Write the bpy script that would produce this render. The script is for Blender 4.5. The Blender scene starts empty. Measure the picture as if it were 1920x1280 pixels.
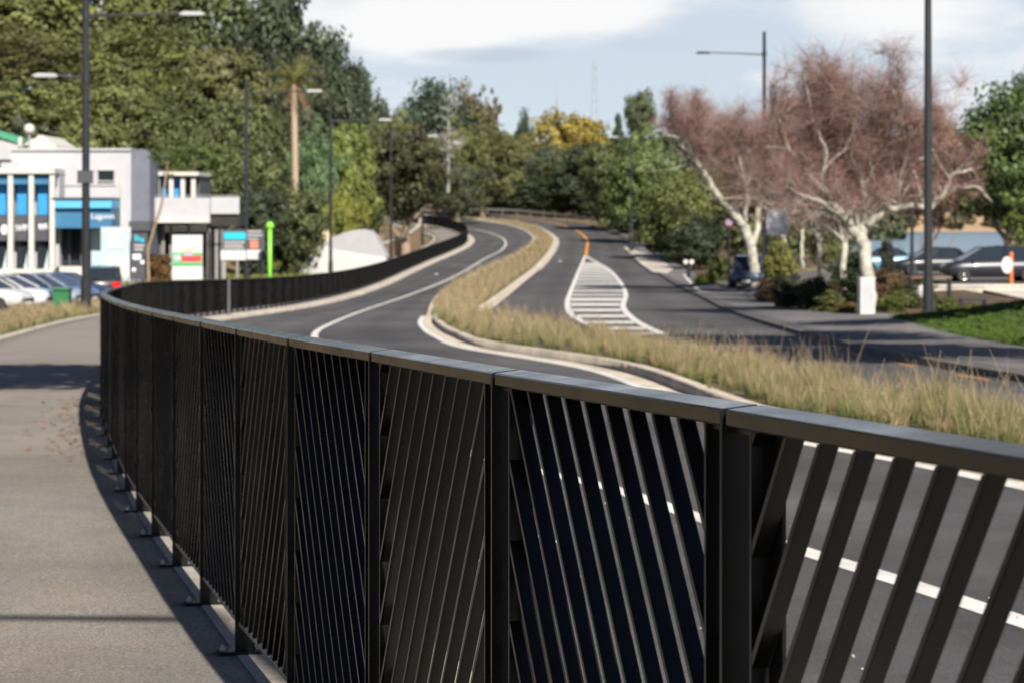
import bpy, math, random
import numpy as np
from mathutils import Vector, Matrix
SC = bpy.context.scene
COL = SC.collection
F = 4800.0            # focal length in photograph pixels
CZ = 1.5              # eye height
HY = 400.0            # horizon row
R = math.radians
FOLIAGE = 1.6

# ------------------------------------------------------------------ terrain
def sst(x):
    x = np.clip(x, 0, 1)
    return x*x*(3-2*x)
def zb(Y):
    Y = np.asarray(Y, float)
    z = -.02354*Y + 1.3e-4*np.maximum(0, np.minimum(Y, 360)-85)**2
    z = np.where(Y > 360, -.02354*360 + 1.3e-4*275**2 + .02*(np.minimum(Y, 900)-360), z)
    return np.where(Y < -20, .47, z)
def zg(X, Y):
    X = np.asarray(X, float); Y = np.asarray(Y, float)
    b = zb(Y)
    z = b + (np.maximum(b, -1.85)-b)*sst((X-12)/8)*(1-sst((Y-170)/30))
    z = z + .85*np.exp(-((X-17)/4.6)**2-((Y-72)/9.)**2)
    drop = sst((X-.118*Y)/5)*sst((Y-150)/16)*(1-sst((Y-668)/40))
    z = z*(1-drop) + drop*(-6.0)
    farb = sst((Y-655)/50)*sst((X-20)/40)
    z = z*(1-farb) + farb*(1.2)
    z = z + 15*sst((Y-172)/70)*sst((-X-13)/32)*(1-sst((Y-420)/150))
    z = z + .55*sst((-X-17)/5)*sst((Y-122)/14)*(1-sst((Y-165)/10))
    return z
def z1(X, Y): return float(zg(X, Y))
def G(px, py, dz=0.0):
    """ground point seen at a picture position"""
    ys = np.concatenate([np.arange(2, 120, .1), np.arange(120, 420, .25)])
    xs = (px-960)/F*ys
    rz = CZ-(py-HY)/F*ys
    d = rz-(zg(xs, ys)+dz)
    k = np.nonzero(d < 0)[0]
    i = k[0] if len(k) else len(ys)-1
    return float(xs[i]), float(ys[i])
def PX(px, Y): return (px-960)/F*Y
def PZ(py, Y): return CZ-(py-HY)/F*Y

# ------------------------------------------------------------------ materials
MATS = {}
def nodes_of(m):
    m.use_nodes = True
    nt = m.node_tree
    return nt, nt.nodes, nt.links, nt.nodes['Principled BSDF']
def mat(name, col, rough=.6, var=.0, scale=4., metal=0., bump=0., bscale=40., spec=.5, col2=None, coat=0., detail=6., emis=None, stretch=None):
    if name in MATS: return MATS[name]
    m = bpy.data.materials.new(name); MATS[name] = m
    nt, N, L, P = nodes_of(m)
    P.inputs['Base Color'].default_value = (*col, 1)
    P.inputs['Roughness'].default_value = rough
    P.inputs['Metallic'].default_value = metal
    P.inputs['Specular IOR Level'].default_value = spec
    if coat: P.inputs['Coat Weight'].default_value = coat
    tc = N.new('ShaderNodeTexCoord')
    src = tc.outputs['Object']
    if stretch:
        mp = N.new('ShaderNodeMapping'); mp.inputs['Scale'].default_value = stretch
        L.new(src, mp.inputs[0]); src = mp.outputs[0]
    if var or col2:
        n = N.new('ShaderNodeTexNoise'); n.inputs['Scale'].default_value = scale; n.inputs['Detail'].default_value = detail
        n.inputs['Roughness'].default_value = .65
        L.new(src, n.inputs['Vector'])
        r = N.new('ShaderNodeValToRGB'); r.color_ramp.elements[0].position = .3; r.color_ramp.elements[1].position = .7
        a = col; b = col2 or col
        r.color_ramp.elements[0].color = (*[max(0, c*(1-var)) for c in a], 1)
        r.color_ramp.elements[1].color = (*[min(1, c*(1+var)) for c in b], 1)
        L.new(n.outputs['Fac'], r.inputs[0]); L.new(r.outputs[0], P.inputs['Base Color'])
    if bump:
        n2 = N.new('ShaderNodeTexNoise'); n2.inputs['Scale'].default_value = bscale; n2.inputs['Detail'].default_value = 4
        L.new(src, n2.inputs['Vector'])
        bp = N.new('ShaderNodeBump'); bp.inputs['Strength'].default_value = bump; bp.inputs['Distance'].default_value = .01
        L.new(n2.outputs['Fac'], bp.inputs['Height']); L.new(bp.outputs[0], P.inputs['Normal'])
    if emis:
        P.inputs['Emission Color'].default_value = (*emis[0], 1); P.inputs['Emission Strength'].default_value = emis[1]
    return m
def speckle(name, base, lo, hi, fine, coarse, rough=.9, bump=.3, stain=.25):
    """road or path surface: aggregate grain, broad wear patches and a few darker stains"""
    m = bpy.data.materials.new(name); MATS[name] = m
    nt, N, L, P = nodes_of(m)
    P.inputs['Roughness'].default_value = rough; P.inputs['Specular IOR Level'].default_value = .3
    tc = N.new('ShaderNodeTexCoord')
    def noise(sc, det=4, ro=.6):
        n = N.new('ShaderNodeTexNoise'); n.inputs['Scale'].default_value = sc; n.inputs['Detail'].default_value = det; n.inputs['Roughness'].default_value = ro
        L.new(tc.outputs['Object'], n.inputs['Vector']); return n
    n1 = noise(fine, 3, .7); n2 = noise(coarse, 5); n3 = noise(coarse*7, 4, .7)
    r1 = N.new('ShaderNodeValToRGB'); r1.color_ramp.elements[0].position = .34; r1.color_ramp.elements[1].position = .66
    r1.color_ramp.elements[0].color = (*[c*lo for c in base], 1); r1.color_ramp.elements[1].color = (*[c*hi for c in base], 1)
    L.new(n1.outputs['Fac'], r1.inputs[0])
    def mul(a, n, mn, mx, p0=.35, p1=.68):
        mr = N.new('ShaderNodeMapRange'); mr.inputs['From Min'].default_value = p0; mr.inputs['From Max'].default_value = p1
        mr.inputs['To Min'].default_value = mn; mr.inputs['To Max'].default_value = mx
        L.new(n.outputs['Fac'], mr.inputs['Value'])
        mx_ = N.new('ShaderNodeMix'); mx_.data_type = 'RGBA'; mx_.blend_type = 'MULTIPLY'; mx_.inputs[0].default_value = 1
        L.new(a, mx_.inputs[6]); L.new(mr.outputs[0], mx_.inputs[7]); return mx_.outputs[2]
    wt = N.new('ShaderNodeMix'); wt.data_type = 'RGBA'; wt.blend_type = 'MULTIPLY'
    n4 = noise(coarse*2.3, 4); mr4 = N.new('ShaderNodeMapRange'); mr4.inputs['From Min'].default_value = .42; mr4.inputs['From Max'].default_value = .62; L.new(n4.outputs['Fac'], mr4.inputs['Value'])
    L.new(mr4.outputs[0], wt.inputs[0]); L.new(r1.outputs[0], wt.inputs[6]); wt.inputs[7].default_value = (1.05, .985, .94, 1)
    o = mul(wt.outputs[2], n2, 1-stain, 1+stain*.6)
    o = mul(o, n3, 1-stain*.5, 1+stain*.3)
    if name == 'asphalt':      # tyre-polished tracks along the lanes
        at = N.new('ShaderNodeAttribute'); at.attribute_name = 'across'
        m1 = N.new('ShaderNodeMath'); m1.operation = 'MULTIPLY'; m1.inputs[1].default_value = 25.13; L.new(at.outputs['Fac'], m1.inputs[0])
        m2 = N.new('ShaderNodeMath'); m2.operation = 'COSINE'; L.new(m1.outputs[0], m2.inputs[0])
        m3 = N.new('ShaderNodeMath'); m3.operation = 'MULTIPLY_ADD'; m3.inputs[1].default_value = -.11; m3.inputs[2].default_value = 1.0; L.new(m2.outputs[0], m3.inputs[0])
        mt = N.new('ShaderNodeMix'); mt.data_type = 'RGBA'; mt.blend_type = 'MULTIPLY'; mt.inputs[0].default_value = 1; L.new(o, mt.inputs[6]); L.new(m3.outputs[0], mt.inputs[7]); o = mt.outputs[2]
    L.new(o, P.inputs['Base Color'])
    bp = N.new('ShaderNodeBump'); bp.inputs['Strength'].default_value = bump; bp.inputs['Distance'].default_value = .006
    L.new(n1.outputs['Fac'], bp.inputs['Height']); L.new(bp.outputs[0], P.inputs['Normal'])
    return m
def leafmat(name, trans=.2, lo=.42, hi=1.5, rough=.55):
    m = bpy.data.materials.new(name); MATS[name] = m
    nt, N, L, P = nodes_of(m)
    oi = N.new('ShaderNodeObjectInfo'); at = N.new('ShaderNodeAttribute'); at.attribute_name = 'tone'
    mr = N.new('ShaderNodeMapRange'); mr.inputs['To Min'].default_value = lo; mr.inputs['To Max'].default_value = hi
    L.new(at.outputs['Fac'], mr.inputs['Value'])
    mx = N.new('ShaderNodeMix'); mx.data_type = 'RGBA'; mx.blend_type = 'MULTIPLY'; mx.inputs[0].default_value = 1
    L.new(oi.outputs['Color'], mx.inputs[6]); L.new(mr.outputs[0], mx.inputs[7])
    hs = N.new('ShaderNodeHueSaturation')
    a2 = N.new('ShaderNodeAttribute'); a2.attribute_name = 'hue'
    mh = N.new('ShaderNodeMapRange'); mh.inputs['To Min'].default_value = .484; mh.inputs['To Max'].default_value = .512
    L.new(a2.outputs['Fac'], mh.inputs['Value']); L.new(mh.outputs[0], hs.inputs['Hue'])
    L.new(mx.outputs[2], hs.inputs['Color'])
    L.new(hs.outputs[0], P.inputs['Base Color']); P.inputs['Roughness'].default_value = rough
    P.inputs['Specular IOR Level'].default_value = .35
    tr = N.new('ShaderNodeBsdfTranslucent'); L.new(hs.outputs[0], tr.inputs['Color'])
    ms = N.new('ShaderNodeMixShader'); ms.inputs[0].default_value = trans
    out = N['Material Output']
    L.new(P.outputs[0], ms.inputs[1]); L.new(tr.outputs[0], ms.inputs[2]); L.new(ms.outputs[0], out.inputs['Surface'])
    return m
def rampmat(name, stops, trans=.2, rough=.7):
    """grass blades: natural colour from root to seed head plus per-blade variety"""
    m = bpy.data.materials.new(name); MATS[name] = m
    nt, N, L, P = nodes_of(m)
    at = N.new('ShaderNodeAttribute'); at.attribute_name = 'hue'
    r = N.new('ShaderNodeValToRGB')
    e = r.color_ramp.elements
    e[0].position = stops[0][0]; e[0].color = (*stops[0][1], 1); e[1].position = stops[-1][0]; e[1].color = (*stops[-1][1], 1)
    for p, c in stops[1:-1]:
        k = e.new(p); k.color = (*c, 1)
    L.new(at.outputs['Fac'], r.inputs[0])
    a2 = N.new('ShaderNodeAttribute'); a2.attribute_name = 'tone'
    mr = N.new('ShaderNodeMapRange'); mr.inputs['To Min'].default_value = .6; mr.inputs['To Max'].default_value = 1.4
    L.new(a2.outputs['Fac'], mr.inputs['Value'])
    mx = N.new('ShaderNodeMix'); mx.data_type = 'RGBA'; mx.blend_type = 'MULTIPLY'; mx.inputs[0].default_value = 1
    L.new(r.outputs[0], mx.inputs[6]); L.new(mr.outputs[0], mx.inputs[7])
    L.new(mx.outputs[2], P.inputs['Base Color']); P.inputs['Roughness'].default_value = rough; P.inputs['Specular IOR Level'].default_value = .2
    tr = N.new('ShaderNodeBsdfTranslucent'); L.new(mx.outputs[2], tr.inputs['Color'])
    ms = N.new('ShaderNodeMixShader'); ms.inputs[0].default_value = trans
    L.new(P.outputs[0], ms.inputs[1]); L.new(tr.outputs[0], ms.inputs[2]); L.new(ms.outputs[0], N['Material Output'].inputs['Surface'])
    return m

ASPHALT = speckle('asphalt', (.084, .083, .086), .6, 1.45, 70, .16, .82, .45, .34)
PATCH = speckle('asphalt_patch', (.064, .064, .068), .6, 1.4, 80, .3, .85, .45, .25)
LOT = speckle('car_park_asphalt', (.13, .128, .125), .75, 1.25, 60, .3, .85, .3, .3)
PATH = speckle('exposed_concrete', (.215, .20, .18), .5, 1.6, 75, .35, .95, .6, .2)
FOOT = speckle('footpath_asphalt', (.16, .157, .16), .75, 1.25, 80, .4, .9, .3, .25)
CONC = speckle('kerb_concrete', (.52, .48, .42), .8, 1.15, 45, .9, .9, .25, .28)
PALEC = speckle('pale_concrete', (.6, .57, .52), .85, 1.1, 30, .4, .9, .2, .15)
WPAINT = speckle('road_paint', (.72, .72, .70), .82, 1.1, 60, 1.5, .75, .2, .2)
YPAINT = speckle('yellow_road_paint', (.75, .34, .05), .82, 1.1, 50, 1.2, .75, .2, .2)
SOIL = speckle('soil_and_dry_turf', (.17, .135, .075), .6, 1.4, 6, .1, .95, .5, .35)
LAWN = speckle('mown_turf', (.065, .105, .02), .6, 1.4, 18, .5, .9, .6, .25)
MULCH = speckle('planting_soil', (.10, .07, .045), .5, 1.5, 14, .5, .95, .5, .3)
def weather(m, lo, hi, sc=3., dust=(.10, .092, .08), amt=.10):
    """uneven sheen and a little settled dust on painted steel"""
    nt, N, L, P = nodes_of(m); tc = N.new('ShaderNodeTexCoord')
    n = N.new('ShaderNodeTexNoise'); n.inputs['Scale'].default_value = sc; n.inputs['Detail'].default_value = 8; n.inputs['Roughness'].default_value = .7; L.new(tc.outputs['Object'], n.inputs['Vector'])
    r = N.new('ShaderNodeMapRange'); r.inputs[1].default_value = .35; r.inputs[2].default_value = .68; r.inputs[3].default_value = lo; r.inputs[4].default_value = hi; L.new(n.outputs['Fac'], r.inputs[0]); L.new(r.outputs[0], P.inputs['Roughness'])
    n2 = N.new('ShaderNodeTexNoise'); n2.inputs['Scale'].default_value = sc*13; n2.inputs['Detail'].default_value = 6; L.new(tc.outputs['Object'], n2.inputs['Vector'])
    r2 = N.new('ShaderNodeMapRange'); r2.inputs[1].default_value = .55; r2.inputs[2].default_value = .80; r2.inputs[3].default_value = 0; r2.inputs[4].default_value = amt; L.new(n2.outputs['Fac'], r2.inputs[0])
    mx = N.new('ShaderNodeMix'); mx.data_type = 'RGBA'; L.new(r2.outputs[0], mx.inputs[0]); src = P.inputs['Base Color'].links[0].from_socket; L.new(src, mx.inputs[6]); mx.inputs[7].default_value = (*dust, 1); L.new(mx.outputs[2], P.inputs['Base Color'])
BLACK = mat('charcoal_powder_coat', (.0055, .0055, .0058), .30, .25, 9., bump=.04, bscale=300, spec=.28)
weather(BLACK, .22, .42, amt=.035)
RAILM = mat('charcoal_rail_coat', (.006, .0064, .0072), .25, .3, 7., spec=.58)
weather(RAILM, .17, .30, 4., amt=.03)
POLE = mat('dark_pole_paint', (.022, .023, .027), .42, .2, 3.)
GALV = mat('galvanised_steel', (.40, .41, .42), .5, .15, 12., metal=.2)
WHITE = mat('white_wall_paint', (.42, .42, .445), .7, .06, 1.5)
OFFW = mat('warm_white_paint', (.55, .53, .485), .7, .06, 2.)
GREYW = mat('shade_toned_wall', (.13, .14, .18), .7, .12, 1.5)  # the end wall's shade is put into this blue-grey colour
DKGREY = mat('dark_fascia', (.06, .063, .075), .55, .15, 2.)
SKYB = mat('bright_blue_panel', (.03, .27, .62), .45, .12, 1.5)
MIDB = mat('canopy_blue', (.035, .15, .28), .5, .15, 1.)
LTB = mat('light_blue_band', (.10, .42, .72), .5, .1, 1.)
DKGLASS = mat('dark_glass', (.02, .028, .034), .08, .2, 1.5, spec=.8)
SHADEIN = mat('shade_dark_recess', (.025, .024, .024), .8, .3, 2.)
PALEG = mat('pale_frosted_panel', (.42, .51, .54), .35, .08, 2.)
LIME = mat('lime_green_paint', (.22, .66, .06), .4, .06, 3.)
RED = mat('red_print', (.62, .07, .06), .5, .15, 6.)
GREENP = mat('green_print', (.05, .40, .11), .5, .1, 6.)
LETTER = mat('white_lettering', (.82, .82, .84), .5, .03, 5.)
TEAL = mat('teal_print', (.02, .45, .62), .5, .1, 4.)
CORAL = mat('coral_print', (.66, .2, .13), .5, .15, 4.)
SIGNW = mat('sign_white', (.56, .56, .55), .5, .05, 3.)
ORANGE = mat('orange_plastic', (.62, .16, .05), .5, .1, 4.)
WOOD = mat('weathered_timber', (.20, .14, .08), .75, .25, 8., stretch=(1, 8, 8))
ROCK = mat('cream_rock', (.55, .47, .33), .85, .3, 2.5, bump=.6, bscale=6)
RENDER_TAN = mat('tan_earth_wall', (.34, .22, .13), .85, .3, 2., bump=.4, bscale=8)
GREENROOF = mat('green_roof', (.05, .26, .15), .5, .15, 4.)
BARK = mat('brown_bark', (.17, .125, .09), .9, .35, 6., bump=.8, bscale=14)
PBARK = mat('pale_birch_bark', (.27, .255, .205), .8, .4, 3., bump=.6, bscale=12, col2=(.42, .405, .345))
TANBARK = mat('tan_palm_trunk', (.38, .28, .20), .85, .2, 6., bump=.5, bscale=20)
TWIG = mat('red_brown_twigs', (.165, .085, .073), .75, .35, 1.2, col2=(.255, .155, .13))
PTWIG = mat('pale_grey_twigs', (.26, .255, .23), .8, .25, 3.)
LEAF = leafmat('leaves')
NEEDLE = leafmat('dense_leaves', .12, .4, 1.45)
TUSSOCK = rampmat('dry_tussock_blades', [(0, (.10, .115, .035)), (.3, (.165, .17, .07)), (.65, (.31, .25, .14)), (1, (.43, .31, .22))])
LITTER = mat('fallen_brown_leaves', (.20, .10, .055), .8, .4, 30.)

# ------------------------------------------------------------------ mesh builder
class MB:
    def __init__(s): s.v = []; s.f = []
    def add(s, vs, fs):
        o = len(s.v); s.v += [tuple(map(float, p)) for p in vs]; s.f += [tuple(i+o for i in q) for q in fs]
    def box(s, x0, x1, y0, y1, z0, z1, M=None):
        vs = [Vector(p) for p in ((x0,y0,z0),(x1,y0,z0),(x1,y1,z0),(x0,y1,z0),(x0,y0,z1),(x1,y0,z1),(x1,y1,z1),(x0,y1,z1))]
        if M: vs = [M @ p for p in vs]
        s.add(vs, [(3,2,1,0),(4,5,6,7),(0,1,5,4),(1,2,6,5),(2,3,7,6),(3,0,4,7)]); return s
    def bar(s, a, b, w, h=None, up=(0,0,1)):
        a = Vector(a); b = Vector(b); d = (b-a); l = d.length; d = d/l
        u = Vector(up); x = d.cross(u)
        if x.length < 1e-4: x = d.cross(Vector((1,0,0)))
        x.normalize(); y = x.cross(d); h = h or w
        vs = []
        for p in (a, b):
            for i, j in ((-1,-1),(1,-1),(1,1),(-1,1)): vs.append(p+x*(w/2*i)+y*(h/2*j))
        s.add(vs, [(3,2,1,0),(4,5,6,7),(0,1,5,4),(1,2,6,5),(2,3,7,6),(3,0,4,7)]); return s
    def tube(s, pts, rad, n=8, cap=True):
        pts = [Vector(p) for p in pts]
        if not hasattr(rad, '__len__'): rad = [rad]*len(pts)
        vs = []; fs = []; prev = None
        for i, p in enumerate(pts):
            d = (pts[min(i+1, len(pts)-1)]-pts[max(i-1, 0)]).normalized()
            if prev is None:
                x = d.orthogonal().normalized()
            else:
                x = prev-d*prev.dot(d)
                x = x.normalized() if x.length > 1e-5 else d.orthogonal().normalized()
            prev = x; y = d.cross(x)
            for k in range(n):
                a = 2*math.pi*k/n; vs.append(p+(x*math.cos(a)+y*math.sin(a))*rad[i])
        for i in range(len(pts)-1):
            for k in range(n):
                fs.append((i*n+k, i*n+(k+1)%n, (i+1)*n+(k+1)%n, (i+1)*n+k))
        if cap:
            fs.append(tuple(range(n-1, -1, -1))); fs.append(tuple((len(pts)-1)*n+k for k in range(n)))
        s.add(vs, fs); return s
    def lathe(s, prof, n=20, M=None):
        vs = []; fs = []
        for r, z in prof:
            for k in range(n):
                a = 2*math.pi*k/n; p = Vector((r*math.cos(a), r*math.sin(a), z)); vs.append(M @ p if M else p)
        for i in range(len(prof)-1):
            for k in range(n): fs.append((i*n+k, i*n+(k+1)%n, (i+1)*n+(k+1)%n, (i+1)*n+k))
        fs.append(tuple(range(n-1, -1, -1))); fs.append(tuple((len(prof)-1)*n+k for k in range(n)))
        s.add(vs, fs); return s
    def prism(s, poly, t, o, ux, uy, un):
        """extrude a 2D polygon by t along un"""
        o, ux, uy, un = map(Vector, (o, ux, uy, un)); n = len(poly)
        a = [o+ux*p[0]+uy*p[1] for p in poly]; b = [p+un*t for p in a]
        s.add(a+b, [tuple(range(n-1, -1, -1)), tuple(range(n, 2*n))]+[(i, (i+1)%n, n+(i+1)%n, n+i) for i in range(n)]); return s
    def build(s, name, m, parent=None, smooth=False, loc=None):
        me = bpy.data.meshes.new(name)
        vs = s.v
        if loc is not None: vs = [(p[0]-loc[0], p[1]-loc[1], p[2]-loc[2]) for p in vs]
        me.from_pydata(vs, [], s.f); me.validate(); me.update()
        import bmesh
        bm = bmesh.new(); bm.from_mesh(me); bmesh.ops.recalc_face_normals(bm, faces=bm.faces); bm.to_mesh(me); bm.free()
        if smooth:
            for p in me.polygons: p.use_smooth = True
        return link(name, me, m, parent, loc)
def link(name, me, m, parent=None, loc=None):
    o = bpy.data.objects.new(name, me); COL.objects.link(o)
    if m is not None and not me.materials: me.materials.append(m)
    if parent: o.parent = parent
    if loc is not None and not parent: o.location = loc
    return o
def tag(o, label=None, cat=None, group=None, kind=None):
    if label: o['label'] = label
    if cat: o['category'] = cat
    if group: o['group'] = group
    if kind: o['kind'] = kind
    return o
def thing(name, label, cat, loc=(0,0,0), rz=0, group=None):
    o = bpy.data.objects.new(name, None); COL.objects.link(o); o.location = loc; o.rotation_euler = (0,0,rz); o.empty_display_size = .2
    return tag(o, label, cat, group)
def copy_tree(o, parent=None):
    c = o.copy(); COL.objects.link(c)
    if parent: c.parent = parent
    for ch in list(o.children): copy_tree(ch, c)
    return c
def npmesh(name, V, Q, tone=None, hue=None, tri=False):
    """fast mesh from arrays; Q = quads or tris"""
    k = Q.shape[1]; me = bpy.data.meshes.new(name)
    me.vertices.add(len(V)); me.vertices.foreach_set('co', np.ascontiguousarray(V, np.float32).ravel())
    me.loops.add(Q.size); me.loops.foreach_set('vertex_index', np.ascontiguousarray(Q, np.int32).ravel())
    me.polygons.add(len(Q)); me.polygons.foreach_set('loop_start', np.arange(0, Q.size, k, dtype=np.int32))
    for nm, A in (('tone', tone), ('hue', hue)):
        if A is not None:
            at = me.attributes.new(nm, 'FLOAT', 'POINT'); at.data.foreach_set('value', np.ascontiguousarray(A, np.float32))
    me.update(calc_edges=True); me.validate()
    return me
def text(s, size, m, parent, M, name='lettering', extrude=.004):
    cu = bpy.data.curves.new(name, 'FONT'); cu.body = s; cu.size = size; cu.extrude = extrude; cu.align_x = 'CENTER'; cu.align_y = 'CENTER'
    o = bpy.data.objects.new(name, cu); COL.objects.link(o)
    dg = bpy.context.evaluated_depsgraph_get(); me = bpy.data.meshes.new_from_object(o.evaluated_get(dg))
    bpy.data.objects.remove(o); me.transform(M); me.materials.clear(); me.name = name
    return link(name, me, m, parent)
FACE = Matrix.Rotation(R(90), 4, 'X')     # text that stands up and faces -Y

# ------------------------------------------------------------------ curves on the ground
def curve(pts, step=.8):
    P = [np.array(p, float) for p in pts]; P = [2*P[0]-P[1]]+P+[2*P[-1]-P[-2]]; out = []
    for i in range(1, len(P)-2):
        p0, p1, p2, p3 = P[i-1:i+3]
        a = [0]
        for u, v in ((p0, p1), (p1, p2), (p2, p3)): a.append(a[-1]+max(1e-6, np.linalg.norm(v-u)**.5))
        n = max(2, int(np.linalg.norm(p2-p1)/step))
        for t in np.linspace(a[1], a[2], n, endpoint=False):
            A1 = (a[1]-t)/(a[1]-a[0])*p0+(t-a[0])/(a[1]-a[0])*p1; A2 = (a[2]-t)/(a[2]-a[1])*p1+(t-a[1])/(a[2]-a[1])*p2
            A3 = (a[3]-t)/(a[3]-a[2])*p2+(t-a[2])/(a[3]-a[2])*p3
            B1 = (a[2]-t)/(a[2]-a[0])*A1+(t-a[0])/(a[2]-a[0])*A2; B2 = (a[3]-t)/(a[3]-a[1])*A2+(t-a[1])/(a[3]-a[1])*A3
            out.append((a[2]-t)/(a[2]-a[1])*B1+(t-a[1])/(a[2]-a[1])*B2)
    out.append(P[-2]); return np.array(out)
def offs(C, d):
    T = np.gradient(C, axis=0); T /= np.linalg.norm(T, axis=1)[:, None]
    return C+np.stack([T[:, 1], -T[:, 0]], 1)*d
def sheet(name, A, B, dz, m, nx=4, label=None, cat=None, skirt=0):
    """surface between two polylines of equal length, laid on the terrain"""
    ts = np.linspace(0, 1, nx+1); n = len(A)
    V = []
    for t in ts:
        Q = A*(1-t)+B*t; V.append(np.column_stack([Q, zg(Q[:, 0], Q[:, 1])+dz]))
    if skirt:
        V = [V[0]-[0, 0, skirt]]+V+[V[-1]-[0, 0, skirt]]
    k = len(V); V = np.stack(V, 1).reshape(-1, 3)
    i, j = np.meshgrid(np.arange(n-1), np.arange(k-1), indexing='ij'); b = (i*k+j).ravel()
    me = npmesh(name, V, np.column_stack([b, b+1, b+k+1, b+k]))
    at = me.attributes.new('across', 'FLOAT', 'POINT'); at.data.foreach_set('value', np.tile(np.linspace(0, 1, k), n).astype(np.float32))
    o = link(name, me, m); tag(o, label, cat, kind='structure'); return o
def byY(C, ys):
    o = np.argsort(C[:, 1]); return np.column_stack([np.interp(ys, C[o, 1], C[o, 0]), ys])
# ------------------------------------------------------------------ camera, sun, sky
cam = bpy.data.cameras.new('camera'); co = bpy.data.objects.new('camera', cam); COL.objects.link(co)
co.location = (0, 0, CZ); co.rotation_euler = (R(90), 0, 0)
cam.lens = 90; cam.sensor_width = 36; cam.shift_y = -.125; cam.clip_start = .1; cam.clip_end = 6000
cam.dof.use_dof = True; cam.dof.focus_distance = 6.0; cam.dof.aperture_fstop = 9.5
SC.camera = co
SUN_AZ, SUN_EL = 17.1, 37.0         # degrees east of straight behind the camera, elevation
sd = Vector((math.sin(R(SUN_AZ))*math.cos(R(SUN_EL)), -math.cos(R(SUN_AZ))*math.cos(R(SUN_EL)), math.sin(R(SUN_EL))))
sl = bpy.data.lights.new('sun', 'SUN'); so = bpy.data.objects.new('sun', sl); COL.objects.link(so)
sl.energy = 5.0; sl.angle = R(.55); sl.color = (1, .93, .82); so.location = (20, -40, 40)
so.rotation_euler = sd.to_track_quat('Z', 'Y').to_euler()
W = bpy.data.worlds.new('World'); SC.world = W; W.use_nodes = True
nt = W.node_tree; N = nt.nodes; L = nt.links; N.clear()
sky = N.new('ShaderNodeTexSky'); sky.sky_type = 'NISHITA'; sky.sun_disc = False
sky.sun_elevation = R(SUN_EL); sky.sun_rotation = R(180-SUN_AZ); sky.air_density = 1.0; sky.dust_density = .6; sky.ozone_density = 2.5; sky.altitude = 20
tc = N.new('ShaderNodeTexCoord')
def wnoise(scale, vec, det=5, rough=.55, loc=(0, 0, 0)):
    mp = N.new('ShaderNodeMapping'); mp.inputs['Scale'].default_value = vec; mp.inputs['Location'].default_value = loc
    L.new(tc.outputs['Generated'], mp.inputs[0])
    n = N.new('ShaderNodeTexNoise'); n.inputs['Scale'].default_value = scale; n.inputs['Detail'].default_value = det; n.inputs['Roughness'].default_value = rough
    L.new(mp.outputs[0], n.inputs['Vector']); return n.outputs['Fac']
def wmath(op, a, b=None, c=None):
    m = N.new('ShaderNodeMath'); m.operation = op
    for i, x in enumerate((a, b, c)):
        if x is None: continue
        if isinstance(x, (int, float)): m.inputs[i].default_value = x
        else: L.new(x, m.inputs[i])
    return m.outputs[0]
def wramp(x, lo, hi, a=0., b=1.):
    m = N.new('ShaderNodeMapRange'); m.interpolation_type = 'SMOOTHSTEP'
    for i, v in ((1, lo), (2, hi), (3, a), (4, b)): m.inputs[i].default_value = v
    L.new(x, m.inputs[0]); return m.outputs[0]
sp = N.new('ShaderNodeSeparateXYZ'); L.new(tc.outputs['Generated'], sp.inputs[0])
def blob(x0, z0, wx, wz):
    """a cumulus standing in a given direction of the sky"""
    a = wmath('MULTIPLY', wmath('SUBTRACT', sp.outputs[0], x0), 1/wx); b = wmath('MULTIPLY', wmath('SUBTRACT', sp.outputs[2], z0), 1/wz)
    f = wmath('GREATER_THAN', sp.outputs[1], 0.)
    d = wmath('SQRT', wmath('ADD', wmath('MULTIPLY', a, a), wmath('MULTIPLY', b, b)))
    return wmath('MULTIPLY', wramp(d, 0., 1., 1., 0.), f)
n1 = wnoise(1., (7, 7, 24), 6, .55, (3.1, 1.7, .4)); n2 = wnoise(1., (30, 30, 110), 4, .6)
big = wmath('ADD', blob(.005, .083, .085, .021), wmath('MULTIPLY', blob(-.035, .07, .05, .016), .8))
rgt = wmath('ADD', wmath('MULTIPLY', blob(.145, .075, .07, .016), .55), wmath('MULTIPLY', blob(.10, .052, .022, .007), .7))
base = wmath('ADD', wmath('MULTIPLY', wmath('SUBTRACT', n1, .47), 1.9), wmath('MULTIPLY', wmath('SUBTRACT', n2, .5), .5))
m1 = wramp(wmath('ADD', base, wmath('MULTIPLY', wmath('ADD', big, rgt), .85)), -.05, .46)
# grey undersides of the nearer clouds
ug = wmath('ADD', blob(-.012, .0615, .05, .0055), wmath('MULTIPLY', blob(.06, .066, .05, .007), .5))
m2 = wmath('MULTIPLY', wramp(wmath('ADD', ug, wmath('MULTIPLY', wmath('SUBTRACT', n2, .5), .6)), .15, .85), .65)
lowm = wramp(sp.outputs[2], .10, .22, 1., .06)
m1 = wmath('MULTIPLY', m1, lowm)
SKYK = .03
sc_ = N.new('ShaderNodeMix'); sc_.data_type = 'RGBA'; sc_.blend_type = 'MULTIPLY'; sc_.inputs[0].default_value = 1
L.new(sky.outputs[0], sc_.inputs[6]); sc_.inputs[7].default_value = (.86*SKYK, .98*SKYK, 1.22*SKYK, 1)
mixc = N.new('ShaderNodeMix'); mixc.data_type = 'RGBA'; L.new(m1, mixc.inputs[0]); L.new(sc_.outputs[2], mixc.inputs[6]); mixc.inputs[7].default_value = (.585, .585, .59, 1)
mixg = N.new('ShaderNodeMix'); mixg.data_type = 'RGBA'; L.new(m2, mixg.inputs[0]); L.new(mixc.outputs[2], mixg.inputs[6]); mixg.inputs[7].default_value = (.33, .375, .445, 1)
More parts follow.
